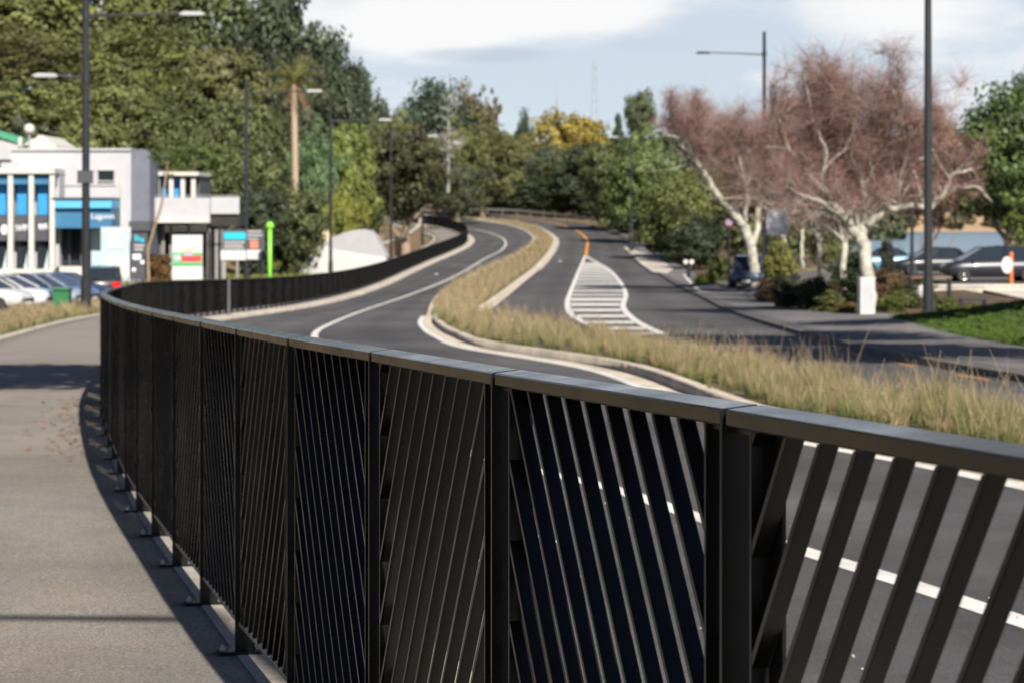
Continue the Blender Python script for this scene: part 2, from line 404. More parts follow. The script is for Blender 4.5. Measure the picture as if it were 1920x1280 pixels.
# pale haze band of the low winter sky
fw = wramp(sp.outputs[1], .55, .93)            # added brightness in the unseen sky ahead, for the handrail top to reflect
hz2 = wmath('MAXIMUM', wramp(sp.outputs[2], .07, .19, 1., .0), wmath('MULTIPLY', wramp(sp.outputs[2], .12, .48, 1., 0.), fw))
mixh = N.new('ShaderNodeMix'); mixh.data_type = 'RGBA'; L.new(wmath('MULTIPLY', hz2, .92), mixh.inputs[0]); L.new(sc_.outputs[2], mixh.inputs[6])
mixl = N.new('ShaderNodeMix'); mixl.data_type = 'RGBA'; L.new(wramp(sp.outputs[2], .0, .085), mixl.inputs[0]); mixl.inputs[6].default_value = (.43, .495, .55, 1); mixl.inputs[7].default_value = (.40, .455, .52, 1)
L.new(mixl.outputs[2], mixh.inputs[7]); L.new(mixh.outputs[2], mixc.inputs[6])
bg = N.new('ShaderNodeBackground'); bg.inputs['Strength'].default_value = 1.0
L.new(mixg.outputs[2], bg.inputs[0]); wo = N.new('ShaderNodeOutputWorld'); L.new(bg.outputs[0], wo.inputs[0])
SC.view_settings.view_transform = 'Standard'; SC.view_settings.look = 'None'; SC.view_settings.gamma = 1; SC.view_settings.exposure = .70
SC.cycles.max_bounces = 6; SC.cycles.diffuse_bounces = 3; SC.cycles.glossy_bounces = 3; SC.cycles.transparent_max_bounces = 4; SC.cycles.use_denoising = True

# ------------------------------------------------------------------ ground sheet
gx = np.concatenate([np.linspace(-1600, -160, 9), np.arange(-150, -45, 7), np.arange(-45, 60, 3), np.arange(60, 210, 8), np.linspace(220, 1600, 9)])
gy = np.concatenate([np.linspace(-300, -32, 5), np.arange(-28, 400, 4), np.arange(400, 1000, 18), np.linspace(1040, 4000, 8)])
XX, YY = np.meshgrid(gx, gy); V = np.column_stack([XX.ravel(), YY.ravel(), zg(XX, YY).ravel()-.2]); nx = len(gx)
i, j = np.meshgrid(np.arange(len(gy)-1), np.arange(nx-1), indexing='ij'); b = (i*nx+j).ravel()
tag(link('ground', npmesh('ground', V, np.column_stack([b, b+1, b+nx+1, b+nx])), SOIL), kind='structure')
WATER = mat('lagoon_water', (.16, .235, .30), .34, bump=.3, bscale=2.2, spec=.5)  # the blue of the reflected sky is put into the base colour
mb = MB(); mb.add([(15, 150, -3.4), (700, 150, -3.4), (700, 720, -3.4), (15, 720, -3.4)], [(0, 1, 2, 3)])
tag(mb.build('water', WATER), kind='structure')

# ------------------------------------------------------------------ plan curves
FENCE = curve([(3.7,-9.5),(2.2,-3.0),(.714,3.57),(.334,4.11+.8),(-.047,5.75+.45),(-.40,7.3+.2),(-.78,9.0),(-1.10,10.4),(-1.42,11.7),(-2.05,14.7),(-2.85,18.6),(-4.55,28.0),(-5.85,37.5),(-7.9,53),(-9.75,68),(-10.75,82),(-10.65,94),(-9.9,112),(-9.3,135),(-8.9,165),(-8.4,200),(-7.4,230),(-6.2,252),(-5.1,275),(-5.2,292),(-6.8,308),(-10.5,326),(-17,342)], .3)
FENCE = curve([(3.7,-11),(2.2,-3.9),(.69,2.62),(.335,4.11),(-.057,5.66),(-.405,7.15),(-.78,8.72),(-1.11,10.2),(-1.42,11.65),(-2.05,14.6),(-2.85,18.6),(-4.6,28.6),(-5.85,37.5),(-7.9,53),(-9.75,68),(-10.75,82),(-10.65,94),(-9.9,112),(-9.3,135),(-8.9,165),(-8.4,200),(-7.4,230),(-6.2,252),(-5.1,275),(-5.2,292),(-6.8,308),(-10.5,326),(-17,342)], .3)
FENCE = offs(FENCE, .034)
KD = -.12                                   # the road lies a kerb's height below the footpaths
def GP(px, py, dz=KD):
    a = G(px, py, dz); return (a[0], a[1])
LLINE = curve([(6.5,-8.4)]+[GP(*p) for p in ((1920,1170),(1700,1097),(1490,1030),(1280,960),(1150,917))]+[(-.35,23),(-2.0,35)]+[GP(*p) for p in ((590,628),(620,607),(680,583),(760,556),(850,520),(910,485))]+[(-1.0,262),(-.75,285),(-1.9,303),(-5,320),(-12,338)], .8)
ML = curve([(8.6,-8)]+[GP(*p) for p in ((1900,888),(1480,806),(1160,694),(900,650),(850,631))]+[(-1.95,72),(-2.6,85),(-2.98,100),(-3.6,125),(-3.85,150)]+[(-3.2,182),(-1.7,215),(.6,250),(2.1,275),(2.7,296),(1.6,318),(-.9,334),(-7,352),(-14,362)], .8)
MR = curve([(10.2,-8),(6.6,18),(5.0,29),(4.05,40),(3.1,53),(1.6,68),(.1,83),(-1.25,100),(-1.0,122)]+[(-.5,143),(.5,175),(1.8,206),(3.2,240),(4.2,266),(4.75,290),(4.0,312),(2.0,331),(-3.5,347),(-12,359)], .8)
YL = curve([GP(1098,481),GP(1101,462),(8.5,290),(7.9,315),(6.2,333),(2.0,348),(-6,361)], .8)
RR = curve([(14.5,-8),(10.2,18),(8.5,29),(7.65,38.5),(7.3,48),(7.5,67),(8.35,90),(9.1,112),(9.8,130),(10.3,150),(11.0,188),(11.9,240),(12.9,280),(12.6,300),(10.6,322),(7.0,340),(0,356),(-9,370)], .8)
YS = np.concatenate([np.arange(-8, 330, 1.5), np.arange(330, 357, .5)])
RL = offs(FENCE, .80)                        # left carriageway edge
ys = np.arange(-8, 330, 1.2)
sheet('road', byY(RL, ys), byY(offs(ML, -.05), ys), KD, ASPHALT, 16)
ys2 = np.arange(-8, 352, 1.2)
sheet('road', byY(offs(MR, .05), ys2), byY(offs(RR, -.02), ys2), KD, ASPHALT, 16)
# fence strip and kerbs (real 12 cm upstands)
def kerb(name, C, d0, d1, z1_=0.0, m=CONC, lo=.3):
    sheet(name, offs(C, d0), offs(C, d1), z1_, m, 2, skirt=lo)
kerb('kerb', FENCE, -.03, .79)
kerb('kerb', ML, 0, .2, .02, CREAM := speckle('cream_kerb', (.60, .54, .45), .8, 1.15, 45, .9, .9, .25, .25)); kerb('kerb', MR, -.2, 0, .02, CREAM)
sheet('kerb', offs(ML, -.34), offs(ML, -.07), KD+.003, CREAM, 1); sheet('kerb', offs(MR, .07), offs(MR, .34), KD+.003, CREAM, 1)
kerb('kerb', RR, 0, .18, .0, MAT_K := speckle('dark_kerb', (.16, .15, .14), .7, 1.2, 40, 1., .9, .3, .3))
sheet('ground', byY(offs(ML, .2), YS), byY(offs(MR, -.2), YS), -.03, SOIL, 4)
# footpath on this side: broad shared path, then narrow beyond the car park
PL = curve([(-3.0,-11),(-5.6,8),(-8.2,30),(-11.75,59),(-14.9,93.5),(-14.4,112),(-13.4,135),(-12.6,165),(-12,200),(-11,230),(-9.6,252),(-8.7,275),(-8.8,292),(-10.6,308),(-14.5,326),(-21,342)], 1.)
ysp = np.arange(-10, 318, 1.2)
ynear = np.arange(-10.2, 33.1, 1.0); yfar = np.arange(32.9, 318, 1.2)
sheet('path', byY(PL, ynear), byY(offs(FENCE, -.032), ynear), -.004, PATH, 5, skirt=.3)
sheet('path', byY(PL, yfar), byY(offs(FENCE, -.032), yfar), -.005, FOOT2 := speckle('grey_path', (.235, .215, .20), .85, 1.15, 60, .3, .9, .25, .14), 5, skirt=.3)
kerb('kerb', PL, -.22, 0, .03, CONC)
# far side footpath, its edge, lawn, planting bed, pale paths, car parks
FR = curve([(18.5,-8),(13.6,18),(11.6,30),(10.4,42),(10.5,52),(10.9,68),(11.6,78),(13.2,88),(13.7,96),(12.9,108),(12.4,122),(13.1,150),(13.6,188),(14.4,240),(15.6,280),(15.4,302),(13.2,326)], 1.)
ysr = np.arange(-8, 318, 1.2)
sheet('pavement', byY(offs(RR, .18), ysr), byY(FR, ysr), -.005, FOOT, 5, skirt=.3)
yl = np.arange(-8, 86, 1.)
LB = byY(FR, yl); sheet('lawn', LB, LB+np.array([16., 0]), -.01, LAWN, 16)
yb = np.arange(86, 127, 1.); BB = byY(FR, yb)
sheet('planting_bed', BB, BB+np.column_stack([np.interp(yb, [86, 91, 100, 126], [1.5, 3.4, 6.5, 8.]), 0*yb]), -.02, MULCH, 5)
yq = np.arange(90, 118, 1.); A = np.column_stack([np.interp(yq, [90, 100, 118], [17.2, 20.2, 21.]), yq])
sheet('path', A, A+np.array([22., 0]), -.03, PALEC, 5)
yq = np.arange(118, 158, 1.5); A = np.column_stack([0*yq+21.2, yq]); sheet('car_park', A, A+np.array([32., 0]), -.06, LOT, 6)
yq = np.arange(127, 158, 1.5); A = byY(FR, yq); sheet('car_park', A+np.array([.05, 0]), A+np.array([7.2, 0]), -.06, LOT, 4)
yq = np.arange(158, 330, 3.); A = byY(FR, np.minimum(yq, 324)); A[:, 1] = yq
sheet('undergrowth', A+np.array([.1, 0]), A+np.array([26., 0]), -.08, MULCH, 6)
yq = np.arange(96, 148, 1.5); A = np.column_stack([0*yq-46., yq]); B = byY(offs(PL, -4.6), yq)
sheet('car_park', A, np.column_stack([np.minimum(B[:, 0], -18.2), yq]), -.07, LOT, 6)
yq = np.arange(330, 372, 1.); 
sheet('road', np.column_stack([np.interp(yq, [330, 340, 350, 356, 372], [-16, -22, -30, -40, -60]), yq]), byY(RR, yq), KD-.02, ASPHALT, 8)

# ------------------------------------------------------------------ painted markings (4 mm above the road)
def mark(C, d0, d1, m=WPAINT, z=.004): sheet('road_marking', offs(C, d0), offs(C, d1), KD+z, m, 1)
mark(LLINE, -.09, .09)
def clipY(C, a, b): return C[(C[:, 1] >= a) & (C[:, 1] <= b)]
mark(clipY(offs(ML, -.44), -7, 97), -.09, .09)
mark(clipY(offs(MR, .45), -7, 62), -.06, .06)
mark(clipY(offs(MR, .45), 205, 330), -.05, .05)
mark(YL, -.13, .13, YPAINT, .005)
HL = curve([GP(*p) for p in ((1097,481),(1084,512),(1069,550),(1064,570),(1071,589),(1098,606),(1132,620),(1190,634),(1304,652))], .8)
HR = curve([GP(*p) for p in ((1099,481),(1140,505),(1163,530),(1173,552),(1168,575),(1180,592),(1216,615),(1306,653))], .8)
mark(HL, -.13, .13, z=.006); mark(HR, -.13, .13, z=.006)
def xat(C, y):
    o = np.argsort(C[:, 1]); return float(np.interp(y, C[o, 1], C[o, 0]))
mb = MB()
for yc in (627, 616, 604.5, 593, 582, 571.5, 562, 553.5, 546, 539, 532.5, 526.5, 521, 516, 511, 506.5, 502.5, 498.5, 495):
    ya = GP(1100, yc+.215*(11.5 if yc > 560 else 6))[1]; yb_ = GP(1100, yc-.215*(11.5 if yc > 560 else 6))[1]; n = 6
    for q in range(n):
        y0, y1 = ya+(yb_-ya)*q/n, ya+(yb_-ya)*(q+1)/n
        xs_ = [xat(HL, y0)+.16, xat(HR, y0)-.16, xat(HR, y1)-.16, xat(HL, y1)+.16]
        if xs_[1]-xs_[0] < .2 or xs_[2]-xs_[3] < .2: continue
        mb.add([(x, y, z1(x, y)+KD+.0055) for x, y in zip(xs_, (y0, y0, y1, y1))], [(0, 1, 2, 3)])
tag(mb.build('road_marking', WPAINT), kind='structure')
# orange dashes standing for leaf bits along the far kerb gutter and bay outlines
mb = MB()
for k in range(6):
    y0 = 22+k*5.7; c = byY(offs(RR, -.32), np.array([y0, y0+1., y0+2.2]))
    P = [(x-.035, y) for x, y in c]+[(x+.035, y) for x, y in c[::-1]]
    mb.add([(x, y, z1(x, y)+KD+.004) for x, y in P], [(0, 1, 4, 5), (1, 2, 3, 4)])
tag(mb.build('road_marking', YPAINT), kind='structure')
def slab(name, pix, h, m, lo=.35, base=KD):
    pts = [GP(*p, base) for p in pix]; n = len(pts)
    V = [(x, y, z1(x, y)+base+h) for x, y in pts]+[(x, y, z1(x, y)+base-lo) for x, y in pts]
    mb = MB(); mb.add(V, [tuple(range(n))]+[(i, (i+1) % n, n+(i+1) % n, n+i) for i in range(n)]); return mb.build(name, m)
def outline(pix, w, m, h):
    for a, b_ in zip(pix, pix[1:]+pix[:1]):
        p = np.array(GP(*a)); q = np.array(GP(*b_)); C = np.array([p*(1-t)+q*t for t in np.linspace(0, 1, 9)])
        sheet('road_marking', offs(C, -w/2), offs(C, w/2), KD+h, m, 1)
pad = slab('pavement', ((1286,519),(1336,517),(1379,541),(1372,549),(1318,552)), .13, LOT); tag(pad, kind='structure')
outline([(1286,519),(1318,552),(1372,549)], .45, WPAINT, .136)
isl = slab('kerb', ((1170,466),(1236,486),(1262,508),(1250,516),(1226,513),(1205,497)), .12, CONC); tag(isl, kind='structure')
outline([(1172,466),(1206,498),(1228,513),(1250,515)], .3, WPAINT, .126)

for d0, d1, ya, yb_ in ((.5, 2.3, 9.5, 14.2), (-2.2, -.6, 40, 52), (.4, 2.0, 150, 176)):     # reinstated trench patches
    Cp = clipY(LLINE, ya, yb_); sheet('road_patch', offs(Cp, d0), offs(Cp, d1), KD+.003, PATCH, 3)
# road studs
for px, py, w in ((818,515,''),(900,508,''),(1050,490,'')):
    x, y = GP(px, py); mb = MB(); z = z1(x, y)+KD+.004
    mb.prism([(-.11, 0), (.11, 0), (.07, .05), (-.07, .05)], .2, (x, y-.1, z), (1,0,0), (0,0,1), (0,1,0))
    o = mb.build('road_stud', LETTER, loc=(x, y, z))
    tag(o, {818: 'white raised road stud between the outer fence and the solid lane line', 900: 'white raised road stud by the grassy median, on the side of the lane line',
            1050: 'white raised road stud beyond the median, beside the hatched area tip'}[px], 'road stud', 'raised white road studs')

# ------------------------------------------------------------------ the slatted fence
def walk(C, start_xy, w, sign):
    """equal chords along the curve from a point"""
    i = int(np.argmin(np.sum((C-np.array(start_xy))**2, 1))); out = [C[i].copy()]
    while 0 <= i < len(C):
        d = np.linalg.norm(C[i]-out[-1])
        if d >= w:
            a = C[i-sign]; da = np.linalg.norm(a-out[-1]); t = (w-da)/max(1e-9, d-da); out.append(a+(C[i]-a)*t)
        i += sign
    return out
PW = 1.55; FH = 1.29; RT = .034
J = walk(FENCE, (.369, 4.118), PW, -1)[::-1]; n_behind = len(J)-1
J = J[:-1]+walk(FENCE, (.369, 4.118), PW, 1)
TAN = math.tan(R(50)); PITCH = .145; SLT = .014; DEP = .030
def clip(poly, axis, v, keep_ge):
    out = []
    for a, b in zip(poly, poly[1:]+poly[:1]):
        ia = (a[axis] >= v) == keep_ge or a[axis] == v; ib = (b[axis] >= v) == keep_ge or b[axis] == v
        if ia: out.append(a)
        if ia != ib:
            t = (v-a[axis])/(b[axis]-a[axis]); out.append(tuple(a[k]+(b[k]-a[k])*t for k in (0, 1)))
    return out
class Sec:
    """one fence section: maps (u along, n towards the path, w up) to the world, following the slope"""
    def __init__(s, a, b):
        s.a = a; d = b-a; s.L = np.linalg.norm(d); s.t = d/s.L; s.n = np.array([-s.t[1], s.t[0]])
        s.za = z1(*a); s.zb = z1(*b)
    def p(s, u, n, w):
        q = s.a+s.t*u+s.n*n; return (q[0], q[1], s.za+(s.zb-s.za)*u/s.L+w)
    def box(s, mb, u0, u1, n0, n1, w0, w1):
        mb.add([s.p(*c) for c in ((u0,n0,w0),(u1,n0,w0),(u1,n1,w0),(u0,n1,w0),(u0,n0,w1),(u1,n0,w1),(u1,n1,w1),(u0,n1,w1))],
               [(3,2,1,0),(4,5,6,7),(0,1,5,4),(1,2,6,5),(2,3,7,6),(3,0,4,7)])
    def rail(s, mb, u0, u1, n0, n1, w0, w1, c=.003):
        """flat bar with eased edges"""
        f = .006 if w1 > 1 else 0.      # the handrail's top is tilted towards the path, shaped to reflect the sky
        prof = [(n0+c,w0),(n1-c,w0),(n1,w0+c),(n1,w1-c-f),(n1-c,w1-f),(n0+c,w1),(n0,w1-c),(n0,w0+c)]
        mb.add([s.p(u0,n,w) for n,w in prof]+[s.p(u1,n,w) for n,w in prof], [tuple(range(8)), tuple(range(15,7,-1))]+[(i,(i+1)%8,8+(i+1)%8,8+i) for i in range(8)])
    def slats(s, mb, sgn):
        w0, w1 = .1285, FH-RT-.0015; u0, u1 = .108, s.L-.129
        h = (w1-w0)/TAN; half = SLT/2*1.25
        k = -h-PITCH if sgn > 0 else -PITCH
        if sgn < 0: k = -PITCH*.5
        while k < (u1-u0)+h+PITCH:
            c0 = u0+k; c1 = c0+sgn*h
            poly = [(c0-half, w0), (c0+half, w0), (c1+half, w1), (c1-half, w1)]
            for ax, v, ge in ((0, u0, True), (0, u1, False)):
                if poly: poly = clip(poly, ax, v, ge)
            if len(poly) >= 3:
                m = len(poly); q = .0022
                cx = sum(p[0] for p in poly)/m; cw = sum(p[1] for p in poly)/m
                def shr(p):      # eased long edges: pull the outline in towards the slat's own centre line
                    e = (p[0]-c0)-(p[1]-w0)*sgn/TAN
                    return (p[0]-math.copysign(q, e) if abs(e) > 1e-6 and u0+1e-6 < p[0] < u1-1e-6 else p[0], p[1])
                pin = [shr(p) for p in poly]
                V_ = [s.p(u, -.0045, w) for u, w in pin]+[s.p(u, -.0045+q, w) for u, w in poly]+[s.p(u, -.0045+DEP-q, w) for u, w in poly]+[s.p(u, -.0045+DEP, w) for u, w in pin]
                mb.add(V_, [tuple(range(m-1, -1, -1)), tuple(range(3*m, 4*m))]+[(l*m+i, l*m+(i+1) % m, (l+1)*m+(i+1) % m, (l+1)*m+i) for l in range(3) for i in range(m)])
            k += PITCH
    def ends(s, mb):
        s.box(mb, .099, .1075, -.02, .026, .1285, FH-RT-.0015); s.box(mb, s.L-.129, s.L-.1205, -.02, .026, .1285, FH-RT-.0015)
        for w in (.1285, FH-RT-.0095):     # fixing tabs that tie the panel to its posts
            s.box(mb, .006, .0985, -.012, .018, w, w+.008); s.box(mb, s.L-.120, s.L-.007, -.012, .018, w, w+.008)
    def stops(s, mb, sgn):
        """small infill blades between the slat ends and the end bar"""
        s.box(mb, s.L-.182, s.L-.1292, -.0125, -.0065, .1287, FH-RT-.0018); s.box(mb, .1078, .125, -.0125, -.0065, .1287, FH-RT-.0018)
    def post(s, mb): s.box(mb, -.0055, .0055, -.045, .034, .012, FH-.0092)
    def plate(s, mb):
        s.box(mb, -.06, .06, -.075, .10, -.002, .012)
    def bolt(s, mb, n):
        M = s.p(0, n, .012); mb.lathe([(.013, 0), (.013, .009), (.007, .011), (.007, .02), (.004, .022)], 6, Matrix.Translation(M))
    def studs(s, rail):
        u = .12
        while u < s.L-.14: mb = MB(); mb.lathe([(.0065, 0), (.0065, .005), (.003, .008)], 6, Matrix.Translation(s.p(u, .0175, .128))); fpart(mb, 'bolt', rail, GALV); u += PITCH
fence = thing('slatted_fence', 'long charcoal steel fence of slanting slats winding beside the shared path', 'fence', (J[n_behind][0], J[n_behind][1], z1(*J[n_behind])))
bpy.context.view_layer.update()
IM = Matrix.Translation(-fence.location)
def fpart(mb, name, parent=fence, m=BLACK):
    o = mb.build(name, m, parent)
    o.data.transform(IM); return o
rest = MB(); NS = len(J)-1; DETAIL = 96
for i in range(NS):
    s = Sec(J[i], J[i+1]); sgn = -1 if (i-n_behind) % 2 else 1
    # section i runs from joint i (near) to joint i+1; the one just beyond the anchor joint leans the other way
    if i < DETAIL:
        mb = MB(); s.rail(mb, .0065, s.L-.019, -.032, .031, FH-RT, FH); fpart(mb, 'handrail', m=RAILM)
        mb = MB(); s.rail(mb, .0065, s.L-.0065, -.024, .024, .110, .128); LASTP = [fpart(mb, 'bottom_rail')]
        if n_behind <= i < n_behind+9: s.studs(LASTP[0])
        mb = MB(); s.slats(mb, sgn); s.ends(mb); s.stops(mb, sgn); fpart(mb, 'slat_panel')
        mb = MB(); s.post(mb); po = fpart(mb, 'post'); mb = MB(); s.plate(mb); bp_ = fpart(mb, 'base_plate')
        if i < 20:
            for nb in (-.058, .083): mb = MB(); s.bolt(mb, nb); fpart(mb, 'anchor_bolt', bp_, GALV)
    else:
        s.rail(rest, .007, s.L-.015, -.032, .031, FH-RT, FH); s.rail(rest, .0065, s.L-.0065, -.024, .024, .110, .128)
        s.slats(rest, sgn); s.ends(rest); s.post(rest); s.box(rest, -.06, .06, -.075, .10, -.002, .012)
tag(fpart(rest, 'distant_panel'), kind='stuff')

# ------------------------------------------------------------------ far guard rail on the outside of the bend
GR = offs(curve([(13.4,284),(13.1,302),(11.1,324),(7.4,342),(.2,358.5),(-9.5,372.5),(-24,388)], 1.), .6)
g0 = GR[0]; gr = thing('guard_rail', 'galvanised guard rail round the outside of the far bend', 'guard rail', (g0[0], g0[1], z1(*g0)))
IMG = Matrix.Translation(-gr.location)
def gpart(mb, name, m=GALV):
    o = mb.build(name, m, gr); o.data.transform(IMG); return o
P3 = [Vector((x, y, z1(x, y))) for x, y in GR]
mb = MB(); prof = [(0,.42),(-.06,.50),(0,.56),(0,.62),(-.06,.68),(0,.76)]; vs = []
T = np.gradient(GR, axis=0); T /= np.linalg.norm(T, axis=1)[:, None]
for k, p in enumerate(P3):
    nn = Vector((-T[k][1], T[k][0], 0))
    vs += [p-nn*d*-1+Vector((0, 0, z)) for d, z in prof]+[p-nn*(d*-1-.02)+Vector((0, 0, z)) for d, z in prof]
fs = []
for k in range(len(P3)-1):
    a = k*12; b_ = a+12
    for q in range(5): fs += [(a+q, a+q+1, b_+q+1, b_+q), (a+6+q, b_+6+q, b_+7+q, a+7+q)]
mb.add(vs, fs); gpart(mb, 'beam')
acc = 0
for k in range(1, len(P3)):
    acc += (P3[k]-P3[k-1]).length
    if acc > 3.9:
        acc = 0; mb = MB(); p = P3[k]; mb.box(p.x-.07, p.x+.07, p.y+.03, p.y+.2, p.z-.25, p.z+.8); gpart(mb, 'post', WOOD)

# ------------------------------------------------------------------ street lamps
def lamp(x, y, label, arms, top=11.9, low=0, sign=None, r=.105, head=None):
    """arms: (height, length, direction +1 = to the right); tapered pole, thin arm, flat luminaire"""
    t = thing('street_lamp', label, 'street lamp', (x, y, z1(x, y)-.05), group='dark street lamps along the road')
    mb = MB(); mb.tube([(0,0,0),(0,0,.25),(0,0,.27),(0,0,1.3),(0,0,1.34),(0,0,top*.6),(0,0,top)], [r*1.9,r*1.8,r*1.45,r*1.4,r*1.12,r,r*.86], 12); mb.build('pole', POLE, t)
    mb = MB(); mb.box(-.24, .24, -.24, .24, 0, .06); mb.build('base_plate', POLE, t)
    for h, ln, d in arms:
        mb = MB(); mb.tube([(0,0,h-.05),(d*ln*.4,0,h+.02),(d*(ln-.85),0,h+.07)], [.055,.045,.038], 8)
        mb.lathe([(r*1.15,-.16),(r*1.15,.16)], 12, Matrix.Translation((0,0,h-.02))); a = mb.build('arm', POLE if ln > 1 else POLE, t)
        mb = MB(); x0 = d*(ln-.95); x1 = d*ln; xa, xb = min(x0, x1), max(x0, x1)
        mb.prism([(xa,.03),(xa+.12,-.03),(xb-.06,-.03),(xb,.02),(xb-.1,.1),(xa+.2,.12)], .34, (0,-.17,h+.02), (1,0,0), (0,0,1), (0,1,0)); lh = mb.build('lamp_head', head or PALELAMP, t)
        mb = MB(); mb.box(xa+.16, xb-.1, -.12, .12, h-.018, h-.0105); mb.build('lens', LENS, lh)
    if sign:
        h, w, hh = sign; mb = MB(); mb.box(-w/2, w/2, -r*1.3-.03, -r*1.3, h-hh/2, h+hh/2); mb.build('sign_plate', DKGREY, t)
        mb = MB(); mb.lathe([(r*1.25,-.05),(r*1.25,.05)], 12, Matrix.Translation((0,0,h))); mb.build('bracket', POLE, t)
    return t
PALELAMP = mat('pale_lamp_housing', (.40, .41, .41), .4, .05, 3.); LENS = mat('lamp_lens', (.75, .75, .72), .2, .05, 3.)
lx, ly = PX(161, 93.3), 93.3
lamp(lx, ly, 'tall two-arm street lamp with a small plate, in the dry grass by the parked cars', [(10.95, 4.35, 1), (8.7, 1.95, -1)], 12.4, sign=(5.05, .56, .44), r=.135)
lamp(PX(462, 144), 144, 'street lamp standing in front of the blue and black directory sign', [(11.3, 4.3, 1)], 12.0, sign=(2.6, .42, .42))
lamp(PX(620, 178), 178, 'street lamp rising in front of the white corrugated shed', [(11.05, 4.25, 1)], 11.8)
lamp(PX(733, 229), 229, 'street lamp in front of the dark tree with the forked pale trunk', [(11.1, 4.2, 1)], 11.9)
lamp(PX(792, 274), 274, 'street lamp beside the last bend of the slatted fence', [(10.8, 4.2, 1)], 11.7)
lamp(PX(1740, 83.5), 83.5, 'tall dark street lamp at the edge of the green lawn', [(10.95, 3.6, -1)], 12.0, r=.125)
lamp(PX(1433, 160), 160, 'street lamp with a thin arm against the sky, rising behind the reddish bare trees', [(PZ(99, 160)-z1(PX(1433, 160), 160)-.02, 4.3, -1)], PZ(60, 160)-z1(PX(1433, 160), 160)+.05, r=.125, head=POLE)
lamp(PX(1183, 252), 252, 'street lamp among the roadside bushes where the yellow line begins', [(11.3, 2.2, -1)], 11.5)
lamp(PX(1710, 134), 134, 'slim short lamp post standing before the lagoon', [(6.2, .9, 1)], 6.6, r=.085)
lamp(2.08, .1, 'street lamp out of view by the fence whose arm shadow crosses the path', [(8.55, 3.65, -1)], 8.75, r=.07)
# ------------------------------------------------------------------ buildings beyond the car park
class At:
    """helper: picture rectangles at a given distance become real boxes with depth, local to a thing's base"""
    def __init__(s, root, Y): s.r = root; s.Y = Y; s.o = root.location
    def bx(s, mb, x0, x1, y0, y1, d0, d1):
        k = s.Y/F
        mb.box((x0-960)*k-s.o[0], (x1-960)*k-s.o[0], s.Y+d0-s.o[1], s.Y+d1-s.o[1], CZ-(y1-HY)*k-s.o[2], CZ-(y0-HY)*k-s.o[2]); return mb
    def part(s, name, m, rects, parent=None):
        if name in ('lettering', 'frame', 'railing'):
            mb = MB()
            for r in rects: s.bx(mb, *r)
            return mb.build(name, m, parent or s.r)
        for r in rects: o = s.bx(MB(), *r).build(name, m, parent or s.r)
        return o
    def text(s, st, x, y, px, m, d, parent=None):
        k = s.Y/F
        return text(st, px*k, m, parent or s.r, Matrix.Translation(((x-960)*k-s.o[0], s.Y+d-s.o[1], CZ-(y-HY)*k-s.o[2])) @ FACE)
def base_at(px, Y): x = PX(px, Y); return (x, Y, z1(x, Y)-.2)
ZF = 545
# blue-fronted shop
b = thing('shop_building', 'two storey shop with white columns, blue panels and a dark lettered fascia', 'building', base_at(50, 148)); A = At(b, 148)
A.part('wall', WHITE, [(-90, 104, 322, ZF, 1.2, 9)])
A.part('fascia', OFFW, [(-90, 105, 316, 326, -.5, 9.2)]); A.part('parapet_band', MIDB, [(-90, 101, 326.5, 346, -.1, 1.15)])
for x in (-65, -25, 17, 56, 95): A.part('column', OFFW, [(x, x+9, 326.3, ZF, -.35, .05)])
for x0, x1 in ((-54, -27), (-14, 15), (28, 50), (67, 87)):
    A.part('window', SKYB, [(x0, x1, 347, 403, .6, 1.16)])
    A.part('blind', PALEG, [(x1+.6, x1+6.5, 347, 403, .5, 1.16)])
A.part('sign_board', DKGREY, [(-90, 100, 404, 452, .35, 1.16)])
for x0, x1 in ((-50, -26), (-14, 16), (27, 56), (66, 94)):
    w = A.part('window', DKGLASS, [(x0, x1, 453, 503, .8, 1.17)])
    k = 148/F; mb = MB(); o = b.location
    mb.prism([(p*k, q*k) for p, q in ((x1-14-960, 400-507), (x1-.5-960, 400-507), (x1-.5-960, 400-456), (x1-6-960, 400-470))], .06, (-o[0], 148+.3-o[1], CZ-o[2]), (1,0,0), (0,0,1), (0,1,0))
    mb.build('sun_sail', PALEG, b)
rl = random.Random(5)
for x0, x1, yc in ((28, 55, 427), (71, 88, 425)):       # white lettering too soft to read: uneven upright strokes and bars
    rs = []; x = x0
    while x < x1-2:
        w = rl.uniform(.8, 1.4); h = rl.uniform(4, 6.5); rs.append((x, x+w, yc-h, yc+rl.uniform(5, 7), .30, .345))
        if rl.random() < .7: rs.append((x+w+.05, x+w+1.5, yc+rl.choice((-4, 0, 4))-1, yc+rl.choice((1, 2)), .30, .345))
        x += w+rl.uniform(1.6, 2.4)
    A.part('lettering', LETTER, rs)
mb = MB(); k = 148/F; o = b.location
mb.lathe([(.21, 0), (.21, .03)], 6, Matrix.Translation(((6-960)*k-o[0], 148+.33-o[1], CZ-(431-HY)*k-o[2])) @ Matrix.Scale(1.5, 4, (0, 0, 1)) @ Matrix.Rotation(R(90), 4, 'X')); mb.build('emblem', LETTER, b)
A.part('step', OFFW, [(-90, 104, 505, ZF, -.6, .3)])
